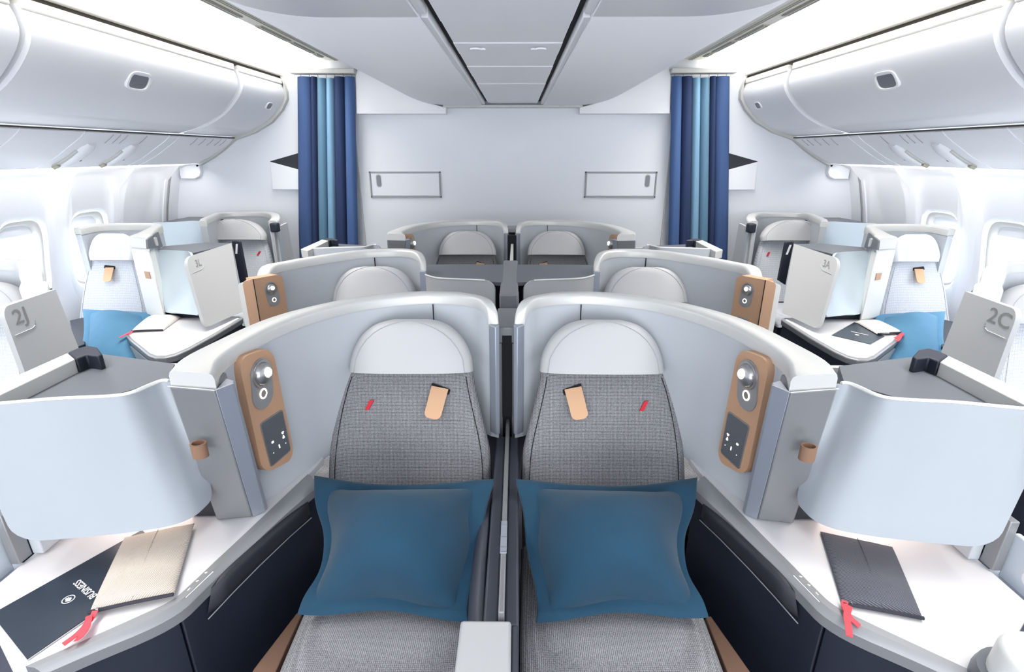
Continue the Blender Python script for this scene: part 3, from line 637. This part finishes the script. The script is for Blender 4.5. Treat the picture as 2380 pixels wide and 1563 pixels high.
    seat(t, (0, 1.76, .957), [(820, 860), (803, 905), (786, 970), (774, 1040), (770, 1110), (772, 1200), (775, 1280)], [(1098, 860), (1106, 905), (1122, 970), (1138, 1040), (1143, 1110), (1140, 1200), (1138, 1280)],
         [(742, 915, 1000), (750, 884, 1030), (762, 862, 1052), (780, 843, 1071), (805, 828, 1087), (832, 819, 1097), (862, 815, 1100)],
         cushion=[((-.57, 1.46, .415), (-.055, 1.46, .415)), ((-.575, 1.25, .415), (-.05, 1.25, .415)), ((-.572, 1.05, .415), (-.045, 1.05, .415)), ((-.566, .90, .41), (-.045, .90, .41)), ((-.548, .76, .40), (-.05, .76, .40)), ((-.50, .66, .39), (-.09, .66, .39))],
         tagq=((1003, 897), (1042, 905), (1022, 978), (984, 970)), slot=((1004, 890), (1047, 906), (1043, 919), (1001, 902)), emb=(858, 942))
    if SIDE == 1:
        pad('side_bolster', [V((-.050, 1.52, .60)), V((-.050, 1.3, .655)), V((-.050, 1.1, .63)), V((-.050, .96, .56))], [V((-.055, 1.5, .48)), V((-.055, 1.3, .44)), V((-.055, 1.1, .44)), V((-.055, .97, .46))], (-1, 0, .1), .042, 'dnavy', t, p=2.4, q=3)
    # ---- pillow
    t = thing('pillow', (-.33, 1.2, .5), f'teal pillow with flat flange on the front {sd} seat', 'pillow')
    pB, pT = pz(900, 1425, .525), py_(935, 1115, 1.475); pn = V((1, 0, 0)).cross(pT-pB).normalized(); pn = pn if pn.y < 0 else -pn
    Q = lambda x, y, o=0: pl(x, y, pB+pn*(.02+o), pn)
    dn = (pB-pT).normalized(); wp = lambda a, b: dn*(.030*math.sin(math.pi*a**.9)**1.3*(1-b)**2+.010*math.sin(7*a+1)*b**3)+V((.006*math.sin(11*b+2)*abs(2*a-1)**3, 0, 0))
    wv = lambda t_, v: .006*math.sin(9*t_+5*v)+.004*math.sin(17*v+3*t_)
    fl = pad('flange', [Q(*p) for p in ((726, 1106), (737, 1170), (752, 1240), (742, 1320), (716, 1380), (690, 1421))], [Q(*p) for p in ((1146, 1114), (1138, 1170), (1122, 1240), (1106, 1310), (1096, 1380), (1086, 1438))], pn, .012, 'teal', t, back=.006, p=8, q=8, nu=30, nv=25, sub=wv, warp=wp)
    pad('pillow_body', [Q(*p) for p in ((754, 1132), (762, 1180), (768, 1240), (758, 1310), (742, 1365), (730, 1398))], [Q(*p) for p in ((1112, 1132), (1102, 1180), (1092, 1240), (1080, 1310), (1072, 1370), (1066, 1412))], pn, .19, 'teal', t, back=.03, p=2.2, q=2.2, ex=.85, nu=36, nv=35, warp=wp, sub=lambda a, b: .010*math.sin(5*a+2)*math.sin(4*b+.5)+.005*math.sin(13*a+9*b)*abs(2*a-1)+.004*math.sin(19*b-7*a)*abs(2*b-1))
    return

R3 = (0, 2.27, 0)
for SIDE in (1, -1): row1()
SIDE = 1
# row three repeats row one further aft
names = {}
for o in [x for x in COL.objects if x.parent is None and x.get('label') and x.name.split('.')[0] in ('seat_shell', 'side_cabinet', 'side_console', 'airline_seat')]:
    c_ = copy_tree(o, R3); sd = 'left' if o.location.x < 0 else 'right'
    c_['label'] = {'seat_shell': f'grey wraparound shell of the rearmost {sd} centre seat against the bulkhead', 'side_cabinet': f'low grey cabinet with dark top below the {sd} curtain', 'side_console': f'side console half hidden beside the rearmost {sd} centre seat', 'airline_seat': f'rearmost {sd} centre seat with pale round headrest'}[o.name.split('.')[0]]
    for k_ in ('seat_shell', 'airline_seat', 'side_cabinet', 'side_console'):
        if o.name.startswith(k_): o['group'] = c_['group'] = k_.replace('_', ' ')+'s of the centre rows'

# ---- centre divider between the front seats
t = thing('centre_divider', (0, 1.4, 0), 'navy divider with silver sliding strip and pale armrest block between the two front seats', 'divider')
box('divider_wall', (-.042, .93, .05), (-.006, 1.80, .665), 'dnavy', t, .006); box('divider_wall', (.010, .93, .05), (.044, 1.80, .665), 'dnavy', t, .006)
sp = box('sliding_partition', (-.0055, .94, .3), (.0095, 1.93, .695), 'pillar', t, .003)
box('hinge', (-.007, 1.13, .694), (.011, 1.26, .6985), 'chamfer', t, .001)
for y in (1.132, 1.15, 1.19, 1.24): box('hinge_joint', (-.0075, y, .694), (.0115, y+.003, .6992), 'lampm', t)
box('armrest_top', (-.094, .60, .64), (.026, .93, .682), 'scr', t, .007); box('armrest_base', (-.08, .60, .05), (.022, .925, .64), 'dnavy', t, .004)
box('armrest_side', (.027, .60, .3), (.042, .925, .672), 'dnavy', t, .004)
t = thing('divider_post', (0, 2.0, 0), 'grey topped post with black slot rising between the two front shells', 'divider post')
box('post_cap', (-.044, 1.86, 1.03), (.044, 2.12, 1.10), 'pillar', t, .008)
for s in (-1, 1): box('post_side', (min(s*.018, s*.042), 1.87, .1), (max(s*.018, s*.042), 2.1, 1.03), 'trim', t, .003)
box('dark_slot', (-.018, 1.885, .1), (.018, 2.1, 1.075), 'black', t); box('slot_front', (-.018, 1.856, .72), (.018, 1.872, 1.065), 'black', t)
t = thing('divider_post', (0, 2.7, 0), 'long grey topped post between the second row cabinets', 'divider post')
box('post_cap', (-.044, 2.335, 1.03), (.044, 3.15, 1.10), 'pillar', t, .008); box('post_body', (-.042, 2.34, .1), (.042, 3.14, 1.03), 'trim', t, .003)
t = thing('centre_divider', (0, 4, 0), 'narrow divider with white partition between the two rearmost shells', 'divider')
box('dark_slot', (-.03, 4.02, .1), (.03, 4.2, 1.12), 'black', t); box('sliding_partition', (-.008, 3.2, .7), (.012, 4.0, 1.06), 'edge', t, .003); box('post_cap', (-.04, 4.1, 1.13), (.04, 4.3, 1.16), 'trim', t, .004)

# ---- second row
def row2():
    sd = sidew(SIDE)
    t = thing('seat_shell', (-.8, 2.6, .45), f'grey shell of the second row {sd} centre seat with folded tan panel at its end', 'seat shell', 'seat shells of the centre rows')
    O = [(-.445, 2.70, 1.12), (-.447, 2.74, 1.18), (-.475, 2.80, 1.213), (-.545, 2.86), (-.66, 2.885), (-.76, 2.865), (-.86, 2.815), (-1.036, 2.63), (-1.12, 2.50), (-1.165, 2.40), (-1.155, 2.32, 1.19), (-1.145, 2.30, 1.16)]
    I = [(-.475, 2.715, 1.12), (-.48, 2.735, 1.165), (-.505, 2.765, 1.20), (-.56, 2.815), (-.655, 2.835), (-.745, 2.815), (-.83, 2.77), (-.99, 2.60), (-1.06, 2.49), (-1.10, 2.41), (-1.10, 2.33, 1.19), (-1.095, 2.315, 1.16)]
    I = [(a[0], a[1], a[2] if len(a) > 2 else 1.22) for a in I]
    shell(t, O, I, [(0, 0)]*12, .05, capm='cap', pillar=False)
    tube('panel_seam', [V((-.74, 2.810, 1.18)), V((-.74, 2.81, .9))], .003, 'black', t, n=5)
    prism('front_edge', [V(p) for p in ((-.443, 2.69, 1.13), (-.478, 2.70, 1.13), (-.478, 2.73, 1.13), (-.445, 2.73, 1.13))], .5, 'chamfer', t, .003)
    # folded tan panel
    a, b, c = py_(563, 656, 2.20), py_(588, 649, 2.21), py_(656, 637, 2.34); e = py_(552, 662, 2.23)
    dwn = V((0, 0, -.5))
    f = quadf(b, c, c+dwn, b+dwn); p1 = sheet('control_panel', f, 'leather', t, thick=.05, r=(.22, .05), corners=(0, 1, 0, 0), nu=6, nv=6); p1['label'] = 'tan leather covered control panel'
    sheet('panel_wing', quadf(a, b-V((.002, 0, 0)), b+dwn-V((.002, 0, 0)), a+dwn), 'leather', t, thick=.04, r=(.3, .03), corners=(1, 0, 0, 0), nu=3, nv=6)
    sheet('panel_back', quadf(e+V((-.004, .01, 0)), a+V((.004, .006, 0)), a+dwn+V((.004, .006, 0)), e+dwn+V((-.004, .01, 0))), 'rail', t, thick=.05, r=(.3, .03), corners=(1, 0, 0, 0), nu=3, nv=5)
    nn = nrm(f, .5, .5); P = lambda x, y: pl(x, y, b+nn*.001, nn)
    tube('fold_line', [b+nn*.002-V((.001, 0, 0)), b+dwn+nn*.002-V((.001, 0, 0))], .002, 'black', p1, n=5)
    lamp_unit(p1, P, (629, 671), 13, (634, 698), None, 1.02)
    q = [P(*p) for p in ((627, 741), (656, 731), (664, 770), (640, 782))]; sheet('touch_screen', quadf(*q), 'lampr', p1, thick=.005, r=(.15, .1), nu=3, nv=3, lift=.002)
    # cabinet next to the centre line
    t = thing('side_cabinet', (-.27, 2.8, .5), f'grey cabinet with dark top just {sd} of the long centre post', 'cabinet', 'side cabinets of the centre rows')
    prism('top_shelf', [pz(*p, 1.10) for p in ((984, 615), (1171, 615), (1169, 657), (1110, 653), (1050, 649), (988, 644))], 1.08, 'shelf', t, .002)
    top = [pz(*p, 1.115) for p in ((989, 639), (1000, 643), (1020, 647), (1060, 649), (1110, 651), (1150, 654))]; top = cat_rom(top, 5)
    def lerp(A, u): x = min(max(u, 0), 1)*(len(A)-1); i = min(int(x), len(A)-2); return A[i]*(1-x+i)+A[i+1]*(x-i)
    d = sheet('curved_door', lambda u, v: lerp(top, u)+V((0, 0, -.36*v)), 'scr', t, thick=.012, r=(.12, .14), corners=(0, 1, 1, 1), nu=14, nv=6)
    box('shaded_void', (-.40, 2.68, .5), (-.05, 3.0, 1.075), 'navy', t)  # navy box stands in for the dark void under the shelf
    tube('door_edge', [lerp(top, .88*i/16) for i in range(17)], .005, 'edge', d, n=6)  # bright top edge, light put into the colour of a strip
for SIDE in (1, -1): row2()
SIDE = 1
for o in [x for x in COL.objects if x.name in ('airline_seat', 'airline_seat.001')]:
    sg = 1 if o.location.x < 0 else -1
    c_ = copy_tree(o, (-.375*sg, .935, 0)); sd = 'left' if sg == 1 else 'right'; c_['label'] = f'second row {sd} centre seat, only its pale headrest showing over the front shell'

# ---- window and aisle seats at the side
def side_group():
    sd = sidew(SIDE); win = 'window seat'
    # window seat shell
    t = thing('seat_shell', (-2.7, 3.7, .45), f'white rimmed shell of the {sd} window seat', 'seat shell', 'seat shells by the windows')
    O = [(-3.11, 3.70), (-3.10, 3.84), (-3.07, 3.93), (-2.98, 3.965), (-2.80, 3.975), (-2.66, 3.95), (-2.57, 3.85), (-2.50, 3.70), (-2.38, 3.46), (-2.27, 3.24)]
    I = [(-3.06, 3.70), (-3.06, 3.82), (-3.04, 3.88), (-2.97, 3.91), (-2.80, 3.92), (-2.69, 3.90), (-2.63, 3.82), (-2.58, 3.70), (-2.50, 3.50), (-2.43, 3.31)]
    shell(t, O, [(*a, 1.22) for a in I], [(0, 0)]*10, .05, caph=.05, capm='rail', pillar=False)
    prism('end_cap', [V((*p, 1.222)) for p in ((-2.265, 3.235), (-2.435, 3.305), (-2.46, 3.40), (-2.34, 3.40))], 1.14, 'rail', t, .012)
    prism('end_pillar', [V((*p, 1.14)) for p in ((-2.27, 3.235), (-2.44, 3.305), (-2.455, 3.40), (-2.35, 3.40))], .69, 'edge', t, .01)  # whiter material puts the window light into the pillar's colour
    pn = (V((-2.50, 3.70, 1))-V((-2.27, 3.24, 1))).cross(V((0, 0, 1))).normalized(); pn = pn if pn.x > 0 else -pn
    P = lambda x, y, o=.012: pl(x, y, V((-2.27, 3.24, 1))+pn*o, pn)
    sheet('side_recess', quadf(*[P(*p) for p in ((343, 557), (368, 538), (379, 574), (345, 579))]), 'shelf', t, thick=.01, r=(.1, .1), nu=3, nv=3)
    sheet('recess_slot', quadf(*[P(*p, .018) for p in ((359, 552), (364, 551), (369, 571), (364, 572))]), 'rail', t, thick=.006, r=(.3, .2), nu=2, nv=3)
    sheet('tan_badge', quadf(*[V((-2.36, 3.272, 1.0)), V((-2.315, 3.252, 1.0)), V((-2.315, 3.252, .955)), V((-2.36, 3.272, .955))]), 'leather', t, thick=.005, r=(0, 0), nu=2, nv=2, lift=.003)
    # window seat
    t = thing('airline_seat', (-2.95, 3.4, 0), f'pale lit {sd} window seat, daylight put into its colour, with draped white headrest and tan tab', 'seat', 'window seats')
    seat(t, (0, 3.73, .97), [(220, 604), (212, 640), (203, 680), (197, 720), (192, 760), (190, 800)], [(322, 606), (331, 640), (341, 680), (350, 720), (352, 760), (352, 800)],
         [(543, 244, 286), (549, 232, 299), (560, 222, 309), (575, 216, 313), (592, 213, 315), (606, 217, 314)], 'seat_lit', 'headl',
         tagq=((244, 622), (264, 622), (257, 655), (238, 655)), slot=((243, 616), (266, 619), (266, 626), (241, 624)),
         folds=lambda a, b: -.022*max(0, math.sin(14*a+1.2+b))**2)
    pad('seat_cushion', [V((-3.15, 3.55, .42)), V((-3.15, 3.0, .42)), V((-3.1, 2.75, .41))], [V((-2.6, 3.55, .42)), V((-2.5, 3.0, .42)), V((-2.5, 2.75, .41))], (0, 0, 1), .08, 'seat_lit', t, p=5, q=6)
    box('seat_base', (-3.12, 2.8, .02), (-2.5, 3.6, .40), 'navy', t, .01)
    t = thing('pillow', (-2.9, 3.0, .5), f'bright blue pillow on the {sd} window seat', 'pillow')
    pB, pT = pz(250, 850, .53), py_(270, 722, 3.42); pn = V((1, 0, 0)).cross(pT-pB).normalized(); pn = pn if pn.y < 0 else -pn
    Q = lambda x, y, o=0: pl(x, y, pB+pn*(.03+o), pn)
    L0 = ((192, 719), (196, 750), (196, 780), (192, 812), (196, 850)); R0 = ((352, 727), (350, 755), (345, 785), (340, 815), (330, 858))
    pad('flange', [Q(*p) for p in L0], [Q(*p) for p in R0], pn, .012, 'blueC', t, back=.006, p=8, q=8, nu=24, nv=20, sub=lambda a, b: .006*math.sin(8*a+4*b))
    pad('pillow_body', [Q(a+12, b+(10 if i == 0 else 0)) for i, (a, b) in enumerate(L0)], [Q(a-13, b+(8 if i == 0 else 0)) for i, (a, b) in enumerate(R0)], pn, .12, 'blueC', t, back=.03, p=2.2, q=2.4, ex=.8, nu=24, nv=20)
    box_t = None; struct(prism(f'seat_side_{sd}', [pz(*p, .62) for p in ((162, 745), (196, 738), (198, 800), (175, 808))], .1, 'navy', box_t, .004))  # navy side panel of the window seat, not a skirting board
    # console
    t = thing('side_console', (-2.1, 3, 0), f'white console table with rounded end beside the {sd} window seat', 'console')
    out = [(290, 770), (318, 748), (352, 726), (400, 726), (470, 731), (560, 735), (566, 738), (500, 778), (440, 811), (408, 825), (384, 831), (362, 832), (344, 825), (300, 789), (291, 779)]
    C_ = sum((pz(*p, .68) for p in out), V())/len(out); sc = lambda P_, k, z: [C_+(V((p.x, p.y, 0))-V((C_.x, C_.y, 0)))*k+V((0, 0, z-C_.z)) for p in P_]
    po = mz(out, .68); prism('edge_trim', sc(po, 1.0, .677), sc(po, .985, .637), 'trim', t, .008, seg=3)
    prism('worktop', sc(po, .93, .681), .66, 'table', t, .002)
    prism('console_body', sc(po, .965, .637), sc(po, .95, .05), 'navy', t, .004)
    e0, e1 = sc([pz(296, 786, .68)], .99, .63)[0], sc([pz(350, 829, .68)], .99, .63)[0]
    nn = (e1-e0).cross(V((0, 0, 1))).normalized(); nn = nn if nn.y < 0 else -nn
    sheet('end_panel', quadf(e0+nn*.004, e1+nn*.004, e1+nn*.004-V((0, 0, .5)), e0+nn*.004-V((0, 0, .5))), 'door', t, thick=.02, r=(0, 0))
    # cabinet behind it
    t = thing('side_cabinet', (-2.3, 3.5, .7), f'pale blue grey cabinet with dark top behind the {sd} privacy screen', 'cabinet', 'side cabinets by the windows')
    prism('top_shelf', [pz(*p, 1.08) for p in ((330, 577), (390, 582), (445, 589), (545, 566), (480, 564), (375, 573))], 1.06, 'shelf', t, .002)
    T = cat_rom([pz(*p, 1.095) for p in ((326, 576), (334, 579), (360, 580), (400, 582), (432, 584), (444, 590))], 5); Bm = cat_rom([pz(*p, .73) for p in ((380, 722), (388, 727), (410, 728), (430, 730), (448, 732), (463, 734))], 5)
    def lerp(A, u): x = min(max(u, 0), 1)*(len(A)-1); i = min(int(x), len(A)-2); return A[i]*(1-x+i)+A[i+1]*(x-i)
    sheet('curved_door', lambda u, v: lerp(T, u)*(1-v)+lerp(Bm, u)*v, 'paled', t, thick=.014, r=(.08, .08), corners=(0, 1, 1, 0), nu=14, nv=8)
    a, b = pz(384, 727, .70), pz(468, 735, .70); box('plinth', (min(a.x, b.x), b.y+.02, .683), (max(a.x, b.x), b.y+.06, .78), 'navy', t)
    # privacy screen
    num = '3L' if SIDE == 1 else '3A'
    t = thing('privacy_screen', (-1.93, 3.3, .7), f'upright grey screen marked {num} along the {sd} aisle', 'privacy screen', 'numbered aisle screens')
    T0, T1, B1, B0 = pz(431, 599, 1.12), pz(538, 565, 1.12), pz(564, 724, .71), pz(478, 763, .71)
    f = quadf(T0, T1, B1, B0); pnl = sheet('screen_panel', f, 'scr', t, thick=.022, r=(.12, .13), corners=(1, 0, 0, 1), nu=6, nv=6)
    number(num, f, (.2, .13) if SIDE == 1 else (.2, .13), .065, pnl)
    tube('number_line', [f(u, v)+nrm(f, .5, .5)*.001 for u, v in ((.05, .235), (.24, .225), (.285, .20), (.30, .17))], .0016, 'seam', pnl, n=4)
    y_ = 3.72; st = [py_(*p, y_) for p in ((539, 561), (556, 562), (573, 650), (558, 660))]
    es = sheet('end_strip', quadf(*st), 'navy', t, thick=.03, r=(.15, .05), corners=(0, 1, 0, 0), nu=3, nv=5)
    c = py_(550, 579, y_-.004); dx, dz = .012, .04; vs = [c+V((-.016, 0, -.035)), c+V((-.002, 0, -.035)), c+V((.014, 0, .035)), c+V((0, 0, .035))]
    if SIDE == -1: vs = [V((2*c.x-v.x, v.y, v.z)) for v in vs]
    loft('slash_emblem', [vs, [v+V((0, .003, 0)) for v in vs]], 'ink', es)
    # ---- seat behind, by the aisle
    t = thing('seat_shell', (-2.2, 4.5, .45), f'grey rimmed shell of the rear {sd} aisle seat in front of the bulkhead', 'seat shell', 'seat shells by the windows')
    O = [(-2.46, 4.12), (-2.55, 4.30), (-2.62, 4.55), (-2.66, 4.74), (-2.60, 4.85), (-2.45, 4.89), (-2.25, 4.86), (-2.10, 4.72), (-1.99, 4.52), (-1.88, 4.25), (-1.86, 4.15)]
    I = [(-2.41, 4.14), (-2.50, 4.32), (-2.56, 4.55), (-2.60, 4.70), (-2.56, 4.79), (-2.44, 4.83), (-2.28, 4.80), (-2.16, 4.68), (-2.06, 4.50), (-1.97, 4.28), (-1.94, 4.18)]
    shell(t, [(*a, 1.215) for a in O], [(*a, 1.215) for a in I], [(0, 0)]*11, .05, caph=.045, capm='cap', pillar=False)
    box('end_cap', (-1.90, 4.1, 1.13), (-1.84, 4.16, 1.2), 'navy', t, .01)
    t = thing('airline_seat', (-2.3, 4.3, 0), f'grey rear {sd} aisle seat with white half round headrest and red emblem', 'seat', 'rear aisle seats')
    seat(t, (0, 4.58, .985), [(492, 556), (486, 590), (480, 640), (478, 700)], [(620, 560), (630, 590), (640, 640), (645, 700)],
         [(511, 530, 568), (515, 515, 585), (523, 501, 602), (535, 492, 614), (548, 487, 621), (559, 488, 620)], 'seat_lit', 'headr', emb=(601, 589))
    pad('seat_cushion', [V((-2.6, 4.4, .42)), V((-2.6, 3.9, .42))], [V((-2.1, 4.4, .42)), V((-2.1, 3.9, .42))], (0, 0, 1), .08, 'seat_lit', t, p=5, q=6)
    box('seat_base', (-2.58, 3.95, .02), (-2.12, 4.5, .40), 'navy', t, .01)
    num = '4J' if SIDE == 1 else '4C'
    t = thing('privacy_screen', (-1.95, 4.4, .6), f'small distant grey screen marked {num} at the {sd} aisle', 'privacy screen', 'numbered aisle screens')
    f = quadf(py_(636, 533, 4.12), py_(668, 518, 4.42), py_(690, 640, 4.42), py_(651, 650, 4.12)); pnl = sheet('screen_panel', f, 'scr', t, thick=.02, r=(.2, .08), corners=(1, 0, 0, 0), nu=5, nv=5)
    number(num, f, (.35, .11), .055, pnl)
    t = thing('side_cabinet', (-2.9, 4.5, .7), f'pale cabinet with dark top by the bulkhead between the two {sd} side shells', 'cabinet', 'side cabinets by the windows')
    T = [py_(*p, 4.42) for p in ((355, 517), (400, 517), (440, 515), (462, 517))]; T = cat_rom([p+V((0, o, 0)) for p, o in zip(T, (.0, .02, .04, .08))], 5)
    sheet('curved_door', lambda u, v: lerp(T, u)+V((.04*v, -.05*v, -.33*v)), 'paled', t, thick=.014, r=(.1, .1), corners=(0, 1, 0, 0), nu=8, nv=5)
    z_ = T[0].z-.01; prism('top_shelf', [V((T[0].x, T[0].y+.01, z_)), V((T[-1].x, T[-1].y+.01, z_)), V((T[-1].x, 4.9, z_)), V((T[0].x+.02, 4.9, z_))], z_-.02, 'shelf', t, .002)
    a = T[-1]; box('end_strip', (a.x+.005, a.y-.02, .7), (a.x+.04, 4.85, a.z-.01), 'navy', t)
    # ---- seat at the frame edge
    num = '2J' if SIDE == 1 else '2C'
    t = thing('seat_shell', (-2.2, 2.3, .45), f'cream rimmed shell at the {sd} edge of the photo behind the screen marked {num}', 'seat shell', 'seat shells by the windows')
    O = [(-2.95, 2.45), (-2.80, 2.55), (-2.60, 2.58), (-2.44, 2.565), (-2.31, 2.49), (-2.17, 2.36), (-2.02, 2.19), (-1.84, 2.00), (-1.79, 1.95)]
    I = [(-2.92, 2.40), (-2.79, 2.49), (-2.60, 2.52), (-2.46, 2.51), (-2.37, 2.45), (-2.27, 2.35), (-2.15, 2.22), (-1.99, 2.06), (-1.93, 2.0)]
    shell(t, O, [(*a, 1.22) for a in I], [(0, 0)]*9, .05, caph=.05, capm='rail', pillar=False)
    prism('end_cap', [V((*p, 1.222)) for p in ((-1.775, 1.935), (-1.94, 1.99), (-2.06, 2.14), (-1.90, 2.08))], 1.13, 'rail', t, .012)
    prism('cap_joint', [pz(*p, 1.13) for p in ((66, 690), (120, 670), (125, 676), (70, 696))], 1.1, 'navy', t)
    t = thing('airline_seat', (-2.2, 2.2, 0), f'grey seat cut off by the {sd} edge of the photo', 'seat', 'edge seats')
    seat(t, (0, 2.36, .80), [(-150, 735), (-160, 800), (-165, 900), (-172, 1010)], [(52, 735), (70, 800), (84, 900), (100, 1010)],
         [(655, -75, 0), (661, -100, 25), (672, -115, 48), (690, -125, 62), (715, -132, 72), (744, -130, 72)], 'seat_lit', 'headr')
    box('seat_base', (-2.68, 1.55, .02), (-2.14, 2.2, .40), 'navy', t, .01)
    pad('seat_cushion', [V((-2.70, 2.2, .42)), V((-2.70, 1.5, .42))], [V((-2.12, 2.2, .42)), V((-2.12, 1.5, .42))], (0, 0, 1), .08, 'seat_lit', t, p=5, q=6)
    t = thing('privacy_screen', (-2.05, 2.2, .6), f'large grey screen marked {num} near the {sd} edge', 'privacy screen', 'numbered aisle screens')
    f = quadf(py_(3, 716, 1.70), py_(129, 673, 1.92), py_(196, 842, 1.92), py_(80, 925, 1.70)); pnl = sheet('screen_panel', f, 'scr', t, thick=.022, r=(.12, .12), corners=(1, 0, 0, 0), nu=6, nv=6)
    number(num, f, (.24, .15), .075, pnl)
    tube('number_line', [f(u, v)+nrm(f, .5, .5)*.001 for u, v in ((.05, .31), (.36, .315), (.42, .295), (.44, .25))], .0016, 'seam', pnl, n=4)
def number(s, f, uv, size, parent):
    global SIDE
    u, v = uv; c = f(u, v); n = nrm(f, u, v); xd = (f(u+.1, v)-f(u-.1, v)).normalized(); yd = (f(u, v-.1)-f(u, v+.1)).normalized()
    if SIDE == -1: xd = -xd; xd.x, c2 = -xd.x, None; yd = V((-yd.x, yd.y, yd.z)); xd = V((xd.x, xd.y, xd.z))
    c = mv(c+n*.0005)
    o = textobj('seat_number', s, c, xd, yd, size, 'numm', parent)
for SIDE in (1, -1): side_group()
SIDE = 1

# ---- pouches and booklets
def ribbon(nm, pts, w_, m, parent):
    pts = cat_rom(pts, 4); rg = []
    for i, p in enumerate(pts):
        a, b = pts[max(0, i-1)], pts[min(len(pts)-1, i+1)]; d = (b-a).normalized(); s_ = d.cross(V((0, 0, 1))).normalized()*w_
        rg.append([p-s_, p+s_, p+s_+V((0, 0, .0015)), p-s_+V((0, 0, .0015))])
    return loft(nm, rg, m, parent)
def pouch(label, corners, z, m, zip_edge, tails, th=.016, w_=.006, grp='amenity pouches'):
    P = [pz(*p, z) for p in corners]; t = thing('amenity_pouch', sum(P, V())/4, label, 'pouch', grp)
    k = 8; A = [P[0]*(1-i/k)+P[3]*(i/k) for i in range(k+1)]; B = [P[1]*(1-i/k)+P[2]*(i/k) for i in range(k+1)]
    o = pad('pouch_body', A, B, (0, 0, 1), th, m, t, back=.0, p=2.4, q=3, nu=18, nv=16, sub=lambda a, b: .0015*math.sin(9*a+4*b))
    f = SURF['f']; tube('centre_seam', [f(.5, .04+.92*i/10)+V((0, 0, -.0006)) for i in range(11)], .0009, m, o, n=5)
    a, b = P[zip_edge[0]], P[zip_edge[1]]; tube('zipper', [a*(1-i/6)+b*(i/6)+V((0, 0, .005+.0015*math.sin(math.pi*i/6))) for i in range(7)], .0045, 'zipm', t, n=6)
    tube('zip_slider', [a+(b-a)*.10+V((0, 0, .009)), a+(b-a)*.10+V((0, 0, .010))+(pz(*tails[0][0], z)-a)*.35], .0035, 'chrome', t, n=6)
    for i, tl in enumerate(tails): ribbon('pull_ribbon', [pz(*q, z)+V((0, 0, .009-.007*j/(len(tl)-1)+.001*i)) for j, q in enumerate(tl)], w_, 'ribbon', t)
    return t
pouch('beige corduroy pouch with red ribbon lying on the navy booklet', ((290, 1250), (452, 1217), (404, 1386), (206, 1428)), .690, 'beige', (3, 2), [[(224, 1428), (218, 1436), (208, 1448)], [(212, 1440), (200, 1462), (178, 1482), (148, 1502)], [(210, 1442), (204, 1468), (186, 1488), (177, 1490)]], th=.020, w_=.0065)
pouch('dark slate corduroy pouch with red ribbon on the front right console', ((1906, 1236), (2074, 1272), (2146, 1442), (1958, 1407)), .683, 'slate', (3, 2), [[(1962, 1405), (1962, 1412), (1964, 1420)], [(1960, 1415), (1972, 1440), (1990, 1455), (1997, 1460)], [(1972, 1418), (1966, 1440), (1971, 1465), (1973, 1484)]], th=.018, w_=.007)
pouch('small white pouch on the left window console', ((350, 737), (422, 737), (379, 769), (305, 772)), .685, 'creasew', (3, 2), [[(308, 773), (303, 776), (296, 780)], [(300, 778), (288, 783), (278, 787)]], th=.035, w_=.007)
pouch('small silvery pouch half covering a dark booklet on the right window console', ((1987, 748), (2040, 746), (2102, 775), (2040, 778)), .690, 'creasew', (3, 2), [[(2096, 778), (2096, 782), (2090, 785)], [(2094, 781), (2086, 786), (2080, 788)], [(2094, 781), (2090, 790), (2084, 795)]], th=.022, w_=.008)
def booklet(label, corners, z, words, emb, size):
    P = [pz(*p, z) for p in corners]; t = thing('booklet', sum(P, V())/4, label, 'booklet', 'navy booklets')
    prism('cover', P, z-.0035, 'booklet', t, .0005); prism('pages', [p-V((0, 0, .0036)) for p in P], z-.006, 'table', t)
    xd = P[1]-P[0] if False else P[3]-P[0]
    return t, P
t, P = booklet('navy BUSINESS booklet under the beige pouch on the front left console', ((-20, 1428), (330, 1232), (400, 1300), (62, 1532)), .6865, 'BUSINESS', None, .03)
n_up = V((0, 0, 1)); c0, c1 = pz(181, 1356, .687), pz(216, 1387, .687); xd = (c0-c1).normalized(); yd = n_up.cross(xd)
textobj('lettering', 'BUSINESS', (pz(199, 1370, .687)), xd, yd, .0235, 'ink', t, depth=.0004)
c = pz(159, 1394, .6873); disc('emblem_ring', c, xd, yd, .0115, .0135, .0004, 'ink', t, n=28)
hp = [(-.8, -.1), (-.55, .35), (-.25, .62), (.05, .55), (.12, .35), (.5, .42), (.75, .15), (.45, .05), (.65, -.25), (.3, -.3), (.1, -.62), (-.2, -.3), (-.35, -.55), (-.5, -.25)]
loft('emblem_figure', [[c+xd*a*.0115+yd*b*.0115+V((0, 0, h)) for a, b in hp] for h in (.0001, .0005)], 'ink', t, smooth=False)
t, P = booklet('small dark booklet on the right window console', ((1933, 779), (1986, 749), (2056, 782), (2024, 800)), .6865, '', None, .02)
a, b = pz(1978, 771, .687), pz(2018, 780, .687); ribbon('lettering', [a, b], .003, 'ink', t); disc('emblem_ring', pz(1992, 779, .687), (1, 0, 0), (0, 1, 0), 0, .011, .0005, 'ink', t)
# rounded white thing cut by the lower right corner
t = thing('footrest_shroud', (1.2, .9, .3), 'rounded white shroud cut off by the lower right corner of the photo', 'seat part')
c = pz(2425, 1520, .80); rr = lambda r, z: [V((c.x+r*math.cos(a), c.y+r*math.sin(a), z)) for a in [2*math.pi*i/28 for i in range(28)]]
loft('shroud', [rr(.04, .80), rr(.055, .795), rr(.064, .78), rr(.068, .70), rr(.068, .2)], 'edge', t, ang=60); loft('shroud_base', [rr(.082, .72), rr(.088, .70), rr(.09, .15)], 'shelf', t)
